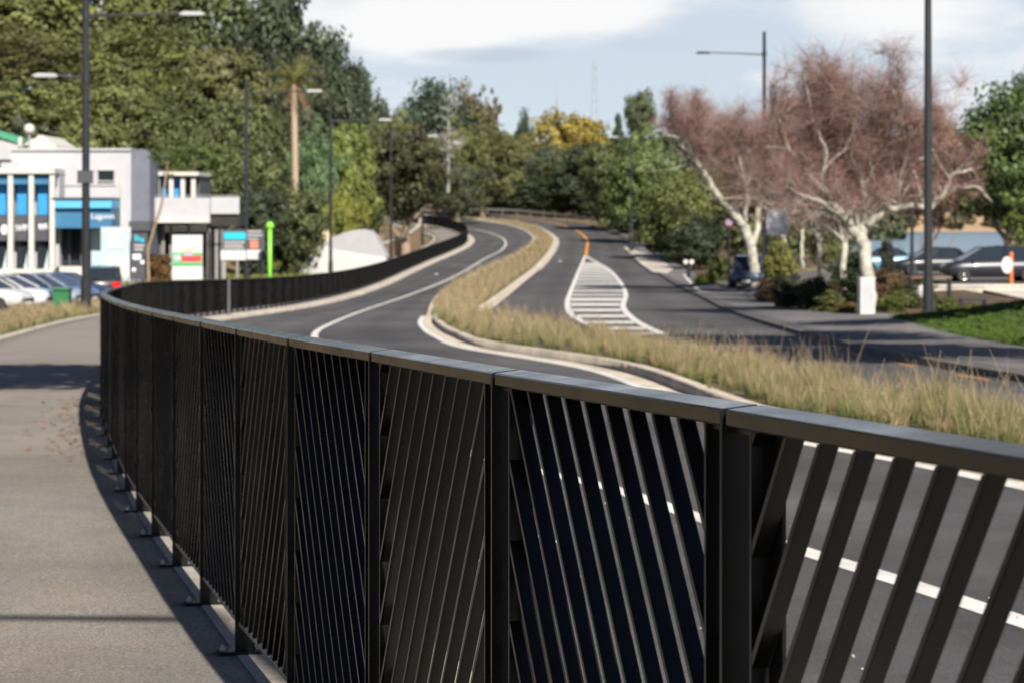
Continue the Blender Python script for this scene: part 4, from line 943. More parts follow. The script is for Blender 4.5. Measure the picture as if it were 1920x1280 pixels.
# ------------------------------------------------------------------ vegetation
def quads(C, n, size, rg, bias=None, flat=.0):
    """leaf quads centred on C with random tilt; size per leaf"""
    nrm = rg.normal(size=(n, 3))
    if bias is not None: nrm = nrm*.5+bias
    nrm /= np.linalg.norm(nrm, axis=1)[:, None]
    a = np.cross(nrm, rg.normal(size=(n, 3))); a /= np.linalg.norm(a, axis=1)[:, None]; b = np.cross(nrm, a)
    s = size*rg.uniform(.6, 1.35, n)[:, None]
    V = np.stack([C-a*s, C-b*s*.62, C+a*s, C+b*s*.62], 1).reshape(-1, 3)
    return V, np.arange(4*n).reshape(n, 4)
def crown(name, seed, nclump=170, nleaf=60, leaf=.022, cr=(.09, .15), shape='round', rough=.3, hole=.0):
    """unit crown: about 1 wide, 1 tall, z from 0 to 1; uneven outline of leaf clumps"""
    rg = np.random.default_rng(seed)
    ph = rg.uniform(0, 6.28, (6,)); fr = rg.integers(2, 5, (6,))
    cs = []
    while len(cs) < nclump:
        d = rg.normal(size=3); d /= np.linalg.norm(d)
        th = math.atan2(d[1], d[0]); el = math.asin(d[2])
        k = 1+rough*.5*(math.sin(fr[0]*th+ph[0])+math.sin(fr[1]*th+ph[1]+3*el)*.7+math.sin(fr[2]*el*1.6+ph[2])*.6)
        r = .40*k*(rg.uniform(.25, 1)**.45)
        p = d*r
        if shape == 'cone':
            z = rg.uniform(0, 1)**1.25; rr = .44*(1-z)**.75*rg.uniform(.35, 1)**.5*(1+.25*math.sin(z*26+ph[0])); p = np.array([rr*math.cos(th), rr*math.sin(th), z*.93-.46])
        elif shape == 'tiers':
            t = rg.integers(0, 6); z = t/5; a0 = ph[t % 6]+rg.normal(0, .9); rr = rg.uniform(.05, .46)*(1-.55*abs(z-.35)); p = np.array([rr*math.cos(a0), rr*math.sin(a0), z*.86-.43+rg.normal(0, .025)])
        elif shape == 'flat':
            p[2] = abs(p[2])*.95-.3 if p[2] < 0 else p[2]
        if hole and rg.random() < hole and np.linalg.norm(p) < .3: continue
        cs.append(p)
    cs = np.array(cs); tone = rg.uniform(0, 1, nclump); hue = rg.uniform(0, 1, nclump)
    N_ = nclump*nleaf; ci = np.repeat(np.arange(nclump), nleaf)
    rad = rg.uniform(cr[0], cr[1], nclump)[ci]
    d = rg.normal(size=(N_, 3)); d /= np.linalg.norm(d, axis=1)[:, None]
    rr = rg.uniform(.35, 1, N_)**.5
    off = d*(rad*rr)[:, None]; off[:, 2] *= .62
    C = cs[ci]+off; C[:, 2] += .47
    out = cs[ci]/(np.linalg.norm(cs[ci], axis=1)[:, None]+.1)
    V, Q = quads(C, N_, leaf, rg, d*1.0+out*.35+np.array([0, 0, .25]))
    T = np.clip(tone[ci]*.75+rg.uniform(0, .25, N_), 0, 1); H = np.clip(hue[ci]*.7+rg.uniform(0, .3, N_), 0, 1)
    return npmesh(name, V, Q, np.repeat(T, 4), np.repeat(H, 4))
CR = {
 'broad': [crown('crown', s, 190, 62, .021, (.08, .14), rough=.35) for s in (1, 2, 3)],
 'dense': [crown('crown', s, 150, 80, .019, (.10, .17), rough=.22) for s in (4, 5)],
 'tiers': [crown('crown', s, 150, 70, .02, (.07, .12), 'tiers') for s in (6, 7)],
 'loose': [crown('crown', s, 110, 55, .02, (.05, .10), rough=.55, hole=.7) for s in (8, 9)],
 'cone': [crown('crown', s, 150, 60, .02, (.06, .11), 'cone') for s in (10,)],
 'bush': [crown('crown', s, 90, 60, .035, (.12, .2), 'flat', rough=.35) for s in (11, 12)],
 'fine': [crown('crown', s, 260, 50, .015, (.06, .11), rough=.4) for s in (13, 14)],
}
for k_ in CR:
    for me_ in CR[k_]: me_.materials.append(LEAF if k_ in ('broad', 'loose', 'bush', 'fine') else NEEDLE)
def limbs(seed, h, w, r0, n=6, fork=.35):
    rg = random.Random(seed); mb = MB(); top = h*.8
    pts = [(0, 0, -.4)]+[(rg.uniform(-.03, .03)*h, rg.uniform(-.03, .03)*h, top*t) for t in (.15, .35, .6, 1)]
    mb.tube(pts, [r0*1.35, r0, r0*.8, r0*.5, r0*.12], 9)
    for q in range(n):
        a = rg.uniform(0, 6.28); z0 = top*rg.uniform(fork, .7); ln = w*rg.uniform(.25, .42)
        b0 = Vector((0, 0, z0)); d = Vector((math.cos(a), math.sin(a), rg.uniform(.5, 1.1))).normalized()
        mb.tube([b0, b0+d*ln*.5+Vector((0, 0, -.02*h)), b0+d*ln+Vector((0, 0, .05*h))], [r0*.5, r0*.32, r0*.08], 6)
    return mb
SEED = [100]
def tree(name, label, px, ytop, Y, wpx, col, kind='broad', cb=.22, group=None, zbase=None, bark=None, tr=None, fork=.35, depth=1., cat='tree', trunk=True, xoff=0):
    X = PX(px, Y); zb_ = (z1(X, Y)-.2) if zbase is None else zbase; h = PZ(ytop, Y)-zb_; w = wpx/F*Y
    SEED[0] += 1; sd_ = SEED[0]; rg = random.Random(sd_)
    t = thing(name, label, cat, (X, Y, zb_), 0, group)
    me = CR[kind][sd_ % len(CR[kind])]
    c = bpy.data.objects.new('crown', me); COL.objects.link(c); c.parent = t
    c.location = (xoff, 0, h*cb); c.scale = (w, w*depth, h*(1-cb)*1.03); c.rotation_euler = (0, 0, rg.uniform(0, 6.28) if depth == 1. else 0); c.color = (*[v*FOLIAGE for v in col], 1)
    if trunk: limbs(sd_, h*(cb+.5*(1-cb)) if cb > .05 else h*.7, w, tr or max(.14, h*.022), 6, fork).build('trunk', bark or BARK, t)
    return t
OL = (.088, .10, .032); MG = (.06, .073, .027); DG = (.03, .04, .02); YG = (.095, .12, .03); GG = (.058, .068, .037); BR = (.095, .075, .034); OB = (.08, .083, .032); PINE = (.032, .048, .028); LG = (.076, .096, .03)
H1 = 'trees covering the wooded hill'; H2 = 'trees at the foot of the wooded hill'; H3 = 'trees beyond the far bend'; H4 = 'trees lining the lagoon side of the road'
for a in (
 # back of the hill
 ('broad_tree', 'olive tree on the hill crest above the gabled hall', 40, -60, 262, 330, OL, 'broad', .1, H1),
 ('broad_tree', 'olive tree on the hill crest behind the tall two-arm street lamp', 235, -70, 268, 330, OL, 'broad', .1, H1),
 ('broad_tree', 'shadowy green tree on the hill crest above the lamp arm tip', 400, -80, 262, 260, MG, 'dense', .1, H1),
 ('pine_tree', 'tall dark evergreen whose rounded shoulder meets the sky over the palm', 520, -40, 258, 250, DG, 'dense', .1, H1),
 ('pine_tree', 'dark evergreen stepping down the skyline past the palm', 610, 38, 256, 190, DG, 'dense', .1, H1),
 ('pine_tree', 'dark evergreen low on the hill skyline, next to the last dip', 668, 108, 262, 130, DG, 'dense', .1, H1),
 ('broad_tree', 'small dark tree at the end of the hill skyline', 716, 176, 280, 90, MG, 'broad', .1, H1),
 # middle of the hill
 ('broad_tree', 'broad olive-brown crown high on the slope over the globe lamp', 30, 40, 236, 270, OB, 'fine', .12, H1),
 ('broad_tree', 'broad sunlit olive crown in the middle of the slope, crossed by the upper lamp arm', 250, 34, 238, 300, OL, 'fine', .12, H1),
 ('broad_tree', 'mottled olive crown between the lamp arm tip and the palm', 410, 62, 236, 220, OB, 'broad', .12, H1),
 ('broad_tree', 'bottle green crown just behind the palm top', 545, 88, 240, 200, GG, 'fine', .12, H1),
 ('pine_tree', 'dark grey-green crown below the stepped skyline', 625, 112, 244, 150, DG, 'dense', .12, H1),
 ('broad_tree', 'green crown low on the slope above the dark tree with the forked trunk', 692, 190, 258, 110, MG, 'broad', .12, H1),
 ('broad_tree', 'olive crown low on the slope behind the gabled hall', 70, 130, 212, 230, OL, 'broad', .15, H1),
 ('broad_tree', 'large sunny green crown above the white block building', 210, 112, 210, 240, OL, 'broad', .15, H1),
 ('broad_tree', 'green-olive crown above the balcony wing', 340, 128, 208, 210, MG, 'fine', .15, H1),
 ('broad_tree', 'dark-hearted green crown between balcony wing and palm', 450, 150, 208, 170, MG, 'broad', .15, H1),
 # foot of the hill
 ('broad_tree', 'dusky green tree close behind the globe lamp', 60, 200, 184, 180, GG, 'loose', .2, H2),
 ('broad_tree', 'mid green tree close behind the white block building', 170, 196, 182, 190, OL, 'broad', .2, H2),
 ('broad_tree', 'yellow-green low tree above the blue-grey end wall', 300, 262, 172, 130, LG, 'loose', .25, H2),
 ('broad_tree', 'dense green tree right behind the white balcony', 395, 214, 176, 170, MG, 'broad', .12, H2),
 ('broad_tree', 'leafy green tree behind the directory sign', 470, 232, 180, 150, MG, 'broad', .1, H2),
 ('broad_tree', 'dark green tree enclosing the foot of the palm trunk', 545, 318, 178, 150, MG, 'broad', .04, H2),
 ('broad_tree', 'soft blue-green tree beside the palm trunk', 590, 212, 198, 120, (.07, .115, .05), 'fine', .1, H2),
 ('broad_tree', 'bright yellow-green tree between the palm and the dark forked tree', 655, 205, 214, 120, YG, 'broad', .1, H2),
 ('shrub_tree', 'golden-green bushy tree behind the vaulted shed', 640, 338, 190, 105, (.14, .15, .03), 'fine', .06, H2),
 ('shrub_tree', 'dark green bushy tree behind the corrugated screen', 565, 376, 184, 110, MG, 'dense', .04, H2),
 ('broad_tree', 'shady green tree behind the lime green totem', 480, 330, 176, 140, DG, 'broad', .02, H2),
 # beyond the far bend
 ('pine_tree', 'round dark green tree standing clear on the skyline past the hill', 815, 142, 360, 190, PINE, 'dense', .18, H3),
 ('broad_tree', 'rust-tinged tree on the skyline over the pale dead tree', 872, 152, 366, 110, (.09, .075, .042), 'broad', .2, H3),
 ('broad_tree', 'brownish tree with see-through gaps at the end of the far ridge', 912, 164, 385, 66, (.085, .07, .04), 'loose', .3, H3),
 ('broad_tree', 'olive hillside tree under the see-through brownish one', 905, 206, 350, 165, OB, 'fine', .1, H3),
 ('broad_tree', 'olive tree in the dip of the skyline between hill and round dark tree', 752, 206, 345, 110, OL, 'broad', .1, H3),
 ('broad_tree', 'olive-green tree behind the street lamps, right of the forked dark tree', 858, 214, 342, 120, OL, 'fine', .1, H3),
 ('pine_tree', 'little dark conifer poking above the far ridge', 984, 200, 440, 44, PINE, 'dense', .1, H3),
 ('broad_tree', 'pale grey-green tree over the inside of the far bend', 850, 288, 330, 150, GG, 'fine', .1, H3),
 ('broad_tree', 'olive-brown tree beyond the guard rail, left part of the gap', 955, 246, 385, 130, OB, 'broad', .08, H3),
 ('wattle_tree', 'bright yellow-flowered tree on the far skyline', 1062, 192, 420, 150, (.18, .145, .028), 'broad', .2, H3),
 ('broad_tree', 'brown-green tree just below the slim radio mast', 1112, 224, 430, 80, OB, 'loose', .2, H3),
 ('pine_tree', 'dark conifer tip on the skyline to the side of the radio mast', 1160, 214, 440, 60, PINE, 'cone', .1, H3),
 ('pine_tree', 'upright green pine next to the pinkish house gable', 1200, 156, 400, 66, (.06, .075, .035), 'broad', .5, H3),
 ('broad_tree', 'grey-green tree beyond the guard rail below the yellow-flowered one', 1028, 252, 372, 120, GG, 'fine', .08, H3),
 ('broad_tree', 'deep green tree beyond the guard rail below the slim radio mast', 1098, 256, 352, 130, DG, 'broad', .08, H3),
 ('broad_tree', 'silvery green tree leaning over the inside of the bend', 905, 318, 372, 150, GG, 'fine', .02, H3),
 ('broad_tree', 'shadowed tree behind the middle of the guard rail', 990, 326, 368, 130, DG, 'broad', .02, H3),
 ('broad_tree', 'shadowed tree behind the near end of the guard rail', 1060, 312, 356, 130, DG, 'broad', .02, H3),
 # lagoon side of the road
 ('broad_tree', 'leafy mid green roadside tree where the yellow line ends', 1158, 236, 312, 150, MG, 'broad', .05, H4),
 ('broad_tree', 'roadside tree spilling over the kerb near the far bays', 1208, 234, 276, 150, (.08, .11, .035), 'broad', .05, H4),
 ('broad_tree', 'dense green roadside tree opposite the hatched area', 1262, 300, 232, 160, LG, 'broad', .03, H4),
 ('broad_tree', 'olive roadside tree beyond the leaning pale trunk', 1318, 285, 222, 170, OL, 'fine', .05, H4),
 ('broad_tree', 'dark roadside tree just beyond the parking meter', 1310, 395, 205, 120, DG, 'broad', .02, H4),
 ('broad_tree', 'brown-green tree filling the gap behind the leaning pale trunk', 1400, 318, 214, 160, OB, 'broad', .05, H4),
 ('broad_tree', 'dim green tree behind the notice board', 1480, 350, 200, 130, MG, 'loose', .05, H4),
 ('broad_tree', 'olive tree behind the middle small pale trunks', 1560, 352, 190, 130, OB, 'fine', .05, H4),
): tree(*a)
tree('broad_tree', 'big dense green tree over the dark people carrier', 1892, 148, 150, 285, (.046, .068, .02), 'dense', .2, 'lagoon edge trees', tr=.42, fork=.2)
tree('broad_tree', 'dark pine-like tree top at the picture edge above the big dense green tree', 1925, 116, 230, 120, DG, 'dense', .1, 'lagoon edge trees')
tree('broad_tree', 'yellow-green low-hanging tree beside the orange post', 1925, 345, 138, 90, YG, 'loose', .3, 'lagoon edge trees', tr=.16)
tree('broad_tree', 'reddish-green tree behind the big forked bare tree', 1745, 190, 205, 210, (.15, .085, .05), 'fine', .38, 'lagoon edge trees', tr=.3)
tree('dark_tree', 'dark brown-green tree with a forked pale trunk at the footpath', 762, 212, 238, 178, (.042, .043, .018), 'broad', .24, None, tr=.42, bark=mat('pale_brown_bark', (.27, .205, .155), .9, .3, 5., bump=.6, bscale=12), fork=.12)
# trees out of frame whose shade falls across the picture
def offtree(label, X, Y, h, w, cb, col, xo=0):
    t = tree('broad_tree', label, 960+X*F/Y, HY-(h+z1(X, Y)-CZ)*F/Y, Y, w*F/Y, col, 'broad', cb, 'street trees just outside the view', xoff=xo, tr=.3)
offtree('spreading tree beside the path whose crown shades the far part of the path', -7.6, 25.6, 12.5, 9., .55, MG, 2.4)
offtree('spreading tree by the lawn whose crown shades the nearer pavement', 11.6, 37.5, 13.5, 8.5, .55, MG)
offtree('spreading tree by the lawn whose crown shades the carriageway', 13.2, 48.5, 14., 9.5, .55, OL, -3.)
offtree('taller tree beyond the lawn whose crown shades the kerb and footpath', 17.2, 62, 13, 8., .5, MG, -1.)
# far shore
def stuffwood(name, label, xs, ys, n, hts, col, seed):
    rg = np.random.default_rng(seed); Vs = []; Qs = []; Ts = []; Hs = []; o = 0
    for k in range(n):
        x = rg.uniform(*xs); y = rg.uniform(*ys); h = rg.uniform(*hts); w = h*rg.uniform(.8, 1.3); m = 420
        d = rg.normal(size=(m, 3)); d /= np.linalg.norm(d, axis=1)[:, None]
        C = d*np.array([w/2, w/2, h/2])*rg.uniform(.6, 1, (m, 1))+np.array([x, y, z1(x, y)+h*.48])
        V, Q = quads(C, m, h*.075, rg, d); Vs.append(V); Qs.append(Q+o); o += len(V)
        Ts.append(np.repeat(np.clip(rg.uniform(0, .6)+rg.uniform(0, .4, m), 0, 1), 4)); Hs.append(np.repeat(rg.uniform(0, 1, m), 4))
    ob = link(name, npmesh(name, np.concatenate(Vs), np.concatenate(Qs), np.concatenate(Ts), np.concatenate(Hs)), LEAF); ob.color = (*col, 1)
    tag(ob, label, 'wood', kind='stuff')
stuffwood('woods', 'far wooded shore across the lagoon', (40, 230), (690, 745), 130, (8, 17), (.085, .085, .045), 21)
stuffwood('woods', 'wooded ridge closing the view beyond the far bend', (-90, 70), (460, 520), 90, (9, 14), (.07, .085, .04), 22)
mb = MB(); V = []
xs = np.linspace(60, 200, 40); A = np.column_stack([xs, 0*xs+672.]); sheet('ground', A, A+np.array([0, 30.]), .12, mat('tan_shore_bank', (.36, .25, .15), .9, .25, .06), 4)
stuffwood('undergrowth', 'scrub along the far lagoon bank', (50, 210), (674, 694), 130, (2, 6), (.09, .085, .045), 24)
# undergrowth strips
def bush(label, px, ytop, ybase, Y, wpx, col, grp, kind='bush', name='shrub'):
    X = PX(px, Y); zb_ = z1(X, Y)-.12; t = thing(name, label, 'shrub', (X, Y, zb_), 0, grp)
    SEED[0] += 1; me = CR[kind][SEED[0] % len(CR[kind])]; c = bpy.data.objects.new('crown', me); COL.objects.link(c); c.parent = t
    h = max(.3, PZ(ytop, Y)-zb_); w = wpx/F*Y; c.scale = (w, w*.9, h*1.05); c.rotation_euler = (0, 0, SEED[0]*1.7); c.color = (*col, 1)
    mb = MB()
    for q in range(5):
        a = q*1.25; mb.tube([(0, 0, -.05), (math.cos(a)*w*.12, math.sin(a)*w*.12, h*.3), (math.cos(a)*w*.25, math.sin(a)*w*.25, h*.6)], [.035, .025, .01], 5)
    mb.build('stem', BARK, t)
PB = 'low shrubs in the planting bed'
for a in (
 ('dark rounded shrub at the near corner of the planting bed', 1475, 512, 575, 110, 70, (.035, .045, .02)),
 ('dark green shrub under the small pale trunks', 1530, 520, 580, 103, 85, (.04, .055, .022)),
 ('brownish shrub by the foot of the leaning pale trunk', 1440, 520, 560, 121, 60, (.10, .06, .035)),
 ('mossy green shrub before the small pale trunks', 1560, 545, 590, 98.5, 80, (.09, .10, .03)),
 ('ochre low plant by the kerb in front of the white utility box', 1588, 566, 596, 95.5, 60, (.15, .11, .04)),
 ('bright olive shrub between the white utility box and the tall lamp post', 1672, 552, 592, 95, 75, (.10, .125, .03)),
 ('rust-brown shrub behind the white utility box', 1665, 505, 570, 105, 80, (.13, .08, .04)),
 ('dull green shrub behind the tall lamp post', 1720, 520, 575, 104, 90, (.085, .09, .035)),
 ('olive shrub past the tall lamp post, next to the lawn', 1775, 556, 592, 91.5, 60, (.10, .115, .035)),
 ('rounded moss shrub under the low dark bench', 1822, 568, 592, 88.5, 50, (.13, .13, .035)),
 ('tall dark shrub between the two bare trees', 1600, 470, 560, 118, 100, (.05, .065, .03)),
 ('yellowish flax clump under the notice board', 1462, 452, 540, 128, 70, (.17, .17, .04)),
 ('dark shrub against the lagoon', 1663, 448, 520, 135, 34, (.03, .035, .025)),
 ('grassy shrub beside the off-roader', 1350, 480, 528, 168, 60, (.09, .11, .03)),
 ('bright green low plant at the paved bay', 1325, 512, 525, 160, 60, (.17, .2, .035)),
 ('broad dark shrub spreading along the footpath edge of the bed', 1505, 530, 580, 106, 120, (.04, .045, .022)),
 ('deep green shrub at the foot of the stout forked trunk', 1620, 500, 565, 108, 110, (.045, .06, .025)),
 ('low brown shrub in front of the slim pale trunk', 1545, 530, 580, 108, 70, (.09, .07, .03)),
 ('mixed green shrub filling the bed behind the tall lamp post', 1700, 540, 585, 99, 110, (.09, .105, .035)),
 ('straw-coloured low shrub between stout trunk and timber bench', 1690, 518, 570, 112, 90, (.15, .12, .05)),
): bush(*a, PB)
bush('bronze clipped hedge mound behind the end of the fence, beside the white hoarding', 300, 474, 525, 141, 62, (.14, .075, .025), None, 'bush', 'hedge')
GB_ = 'dark bushes along the outside of the far bend'
for q, (px, Y) in enumerate(((880, 386), (930, 383), (980, 378), (1030, 372), (1080, 362), (1125, 348), (1160, 328), (1190, 304), (1222, 268), (1255, 240), (1285, 220))):
    lab = ('at the hidden start of the guard rail', 'behind the lit part of the guard rail', 'behind the guard rail below the grey-green tree', 'behind the guard rail where it starts to fall', 'behind the guard rail under the deep green tree',
           'behind the near sloping guard rail', 'at the near end of the guard rail', 'where the yellow line meets the bend', 'over the shaded kerb past the guard rail', 'above the pale kerb island', 'shading the paved bay')[q]
    bush('dark bush '+lab, px, (338, 340, 344, 350, 352, 362, 370, 380, 392, 405, 420)[q], 0, Y, 95, (.035, .048, .022) if q % 3 else (.06, .075, .03), GB_)
# cabbage-like palm on the slope
def palm(label, px, ytop, ytrunk0, ybase, Y):
    X = PX(px, Y); zb_ = z1(X, Y); t = thing('palm_tree', label, 'palm', (X, Y, zb_)); zt = PZ(ytrunk0, Y)-zb_
    mb = MB(); mb.tube([(0, 0, -.3), (.1, 0, zt*.5), (0, 0, zt)], [.3, .24, .22], 12); mb.build('trunk', TANBARK, t)
    rg = np.random.default_rng(9)
    def fronds(n, lo, hi, ln, droop, seed, wid):
        rg = np.random.default_rng(seed); V = []; Q = []; T = []
        for k in range(n):
            a = rg.uniform(0, 6.28); e = rg.uniform(lo, hi); L__ = ln*rg.uniform(.75, 1.15); p = np.array([0, 0, zt+.2]); d = np.array([math.cos(a)*math.cos(e), math.sin(a)*math.cos(e), math.sin(e)])
            sp = [p.copy()]
            for q in range(9): p = p+d*L__/9; d = d+np.array([0, 0, -droop/9]); d /= np.linalg.norm(d); sp.append(p.copy())
            side = np.array([-math.sin(a), math.cos(a), 0])
            for q in range(1, 10):
                for s in (-1, 1):
                    for u in (0, .5):
                        b = sp[q-1]*(1-u)+sp[q]*u; w = wid*math.sin(math.pi*(q-.3)/10.2)+.08
                        tip = b+side*s*w+(sp[q]-sp[q-1])*.9+np.array([0, 0, -w*.35]); o = len(V)
                        V += [b, b+(sp[q]-sp[q-1])*.28, tip+(sp[q]-sp[q-1])*.1, tip]; Q.append((o, o+1, o+2, o+3)); T += [rg.uniform(0, 1)]*4
        return npmesh('fronds', np.array(V), np.array(Q), np.array(T), np.array(T))
    o = link('fronds', fronds(24, .0, 1.25, 2.9, 1.3, 3, .7), LEAF, t); o.color = (.13, .13, .035, 1)
    o = link('dead_fronds', fronds(10, -1.4, -.2, 2.2, .9, 4, .35), LEAF, t); o.color = (.20, .135, .075, 1)
palm('tall palm with a pale trunk and a skirt of dead orange fronds', 551, 60, 160, 325, 187)
# pale bare tree by the far bend and the thin leaning sapling
def strands(pts, m, parent, name):
    mb = MB()
    for p, r in pts: mb.tube(p, r, 4, False)
    return mb.build(name, m, parent)
def bare(label, name, px, ytop, ybase, Y, wpx, m, seed, n=46):
    X = PX(px, Y); zb_ = PZ(ybase, Y); t = thing(name, label, 'tree', (X, Y, zb_)); rg = random.Random(seed); h = PZ(ytop, Y)-zb_; w = wpx/F*Y
    mb = MB(); mb.tube([(0, 0, -2), (.1, 0, h*.5), (0, 0, h)], [.22, .15, .03], 8); mb.build('trunk', m, t)
    mb = MB()
    for k in range(n):
        z = h*rg.uniform(.12, .95); a = rg.uniform(0, 6.28); ln = w*.5*rg.uniform(.4, 1)*(1-.6*z/h)
        p = Vector((0, 0, z)); q = p+Vector((math.cos(a)*ln, math.sin(a)*ln, rg.uniform(-.05, .5)*ln)); mb.tube([p, (p+q)/2+Vector((0, 0, .1*ln)), q], [.10, .07, .02], 4)
        for s in range(4):
            b = p.lerp(q, rg.uniform(.4, 1)); mb.tube([b, b+Vector((rg.uniform(-.4, .4), rg.uniform(-.4, .4), rg.uniform(-.2, .5)))*ln*.7], [.05, .015], 4)
    mb.build('branch_tangle', m, t)
bare('pale grey leafless tree standing against the round dark green tree', 'bare_tree', 840, 168, 330, 300, 110, PTWIG, 4, 60)
t = thing('sapling', 'thin tan leaning tree stem crossing the balcony', 'tree', base_at(280, 137)); k = 137/F; o = t.location; mb = MB()
mb.tube([((p-960)*k-o[0], 137+d-o[1], CZ-(q-HY)*k-o[2]) for p, q, d in ((279, 545, 0), (277, 470, 0), (288, 430, .1), (302, 385, .2), (308, 340, .4), (313, 300, .5))], [.10, .085, .08, .07, .06, .04], 8); mb.build('trunk', mat('dull_tan_bark', (.26, .19, .13), .9, .3, 5.), t)
c = bpy.data.objects.new('crown', CR['loose'][0]); COL.objects.link(c); c.parent = t; c.scale = (2.4, 2.4, 2.0); c.location = ((312-960)*k-o[0], .5, CZ-(322-HY)*k-o[2]); c.color = (.10, .14, .035, 1)
t = thing('sapling', 'thin bent stem with bright leaves above the balcony railing', 'tree', base_at(360, 162)); k = 162/F; o = t.location; mb = MB()
mb.tube([((p-960)*k-o[0], 162+d-o[1], CZ-(q-HY)*k-o[2]) for p, q, d in ((362, 545, 0), (358, 420, 0), (352, 345, .1), (368, 305, .2), (400, 262, .4))], [.14, .11, .10, .08, .04], 8); mb.build('trunk', BARK, t)
c = bpy.data.objects.new('crown', CR['loose'][1]); COL.objects.link(c); c.parent = t; c.scale = (3.6, 3., 2.4); c.location = ((385-960)*k-o[0], .4, CZ-(330-HY)*k-o[2]); c.color = (.10, .14, .035, 1)

# ------------------------------------------------------------------ reddish bare trees with pale trunks
def rtwig(rg, V, Q, p, d, L_, w, droop):
    """one whip of three flat joints"""
    side = np.cross(d, rg.normal(size=3)); side /= np.linalg.norm(side)+1e-9; o = len(V)
    for q in range(4):
        ww = w*(1-q*.27); V.append(p-side*ww); V.append(p+side*ww)
        p = p+d*L_/3; d = d+rg.normal(size=3)*.16+np.array([0, 0, -droop]); d = d/np.linalg.norm(d)
    for q in range(3): Q.append((o+2*q, o+2*q+1, o+2*q+3, o+2*q+2))
def birch(label, Y0, branches, seed, twigs, box, keepout=None, grp='pale-trunked bare trees by the lagoon', name='bare_tree', up=.5):
    """branches: lists of (px, py, depth, radius px) - main limbs with real depth; finer limbs and whips are grown from them"""
    k = Y0/F; b0 = branches[0][0]; X = PX(b0[0], Y0); Z = PZ(b0[1], Y0); t = thing(name, label, 'tree', (X, Y0, Z), 0, grp)
    rg = np.random.default_rng(seed); mb = MB(); segs = []
    for br in branches:
        P = [np.array(((p[0]-960)*k-X, p[2], CZ-(p[1]-HY)*k-Z)) for p in br]; r = [p[3]*k for p in br]
        # soften into a wandering limb
        pts = []; rr = []
        for q in range(len(P)-1):
            n = 4
            for u in range(n):
                f = u/n; pts.append(P[q]*(1-f)+P[q+1]*f+rg.normal(size=3)*.35*min(r[q], .12)*(u > 0)); rr.append((r[q]*(1-f)+r[q+1]*f))
        pts.append(P[-1]); rr.append(r[-1]); mb.tube(pts, rr, 8)
        for q in range(len(pts)-1):
            if br is not branches[0] or q > len(pts)*.8: segs.append((pts[q], pts[q+1], rr[q]))
    mb.build('trunk', PBARK, t, True)
    # second order limbs
    mb = MB(); seg2 = list(segs); rc = random.Random(seed)
    for _ in range(3):
        new = []
        for _k in range(110 if _ == 0 else 150):
            a, b, r = seg2[rc.randrange(len(seg2))]; f = rc.random(); p = a*(1-f)+b*f; d0 = (b-a)/(np.linalg.norm(b-a)+1e-9)
            d = d0*.6+rg.normal(size=3)*.6+np.array([0, 0, up]); d /= np.linalg.norm(d); ln = rc.uniform(.7, 1.9)*(1 if _ < 2 else .7); r1 = min(r*.55, .07) if _ == 0 else min(r*.55, .028)
            pts = [p]; 
            for q in range(4): d = d+rg.normal(size=3)*.16; d /= np.linalg.norm(d); pts.append(pts[-1]+d*ln/4)
            if not (box[0] < 960+(pts[-1][0]+X)/k < box[1] and box[2] < HY+(CZ-pts[-1][2]-Z)/k < box[3]): continue
            mb.tube(pts, [r1, r1*.85, r1*.7, r1*.5, r1*.3], 5, False); new += [(pts[q], pts[q+1], r1*.6) for q in range(4)]
        seg2 += new
        if _ == 0: first = len(new)
    mb.build('limb', PBARK, t)
    V = []; Q = []; n = 0; bad = 0; src = seg2[len(segs):]+segs
    while n < twigs and bad < twigs*6:
        a, b, r = src[rc.randrange(len(src))]
        f = rc.random(); p = a*(1-f)+b*f
        d = rg.normal(size=3)*.75+np.array([0, 0, up*.9]); d /= np.linalg.norm(d); ln = rc.uniform(.5, 1.35)
        e = p+d*ln*.8; ex, ey = 960+(e[0]+X)/k, HY+(CZ-e[2]-Z)/k
        if not (box[0] < ex < box[1] and box[2] < ey < box[3]) or (keepout and keepout(ex, ey)) or (ey > box[3]-95 and rc.random() < .55): bad += 1; continue
        rtwig(rg, V, Q, p, d, ln, .0085, .07); n += 1
        if n % 2 == 0:
            m_ = p+d*ln*.5; d2 = d+rg.normal(size=3)*.5; d2 /= np.linalg.norm(d2); rtwig(rg, V, Q, m_, d2, ln*.7, .007, .07)
    link('twigs', npmesh('twigs', np.array(V), np.array(Q)), TWIG, t); return t
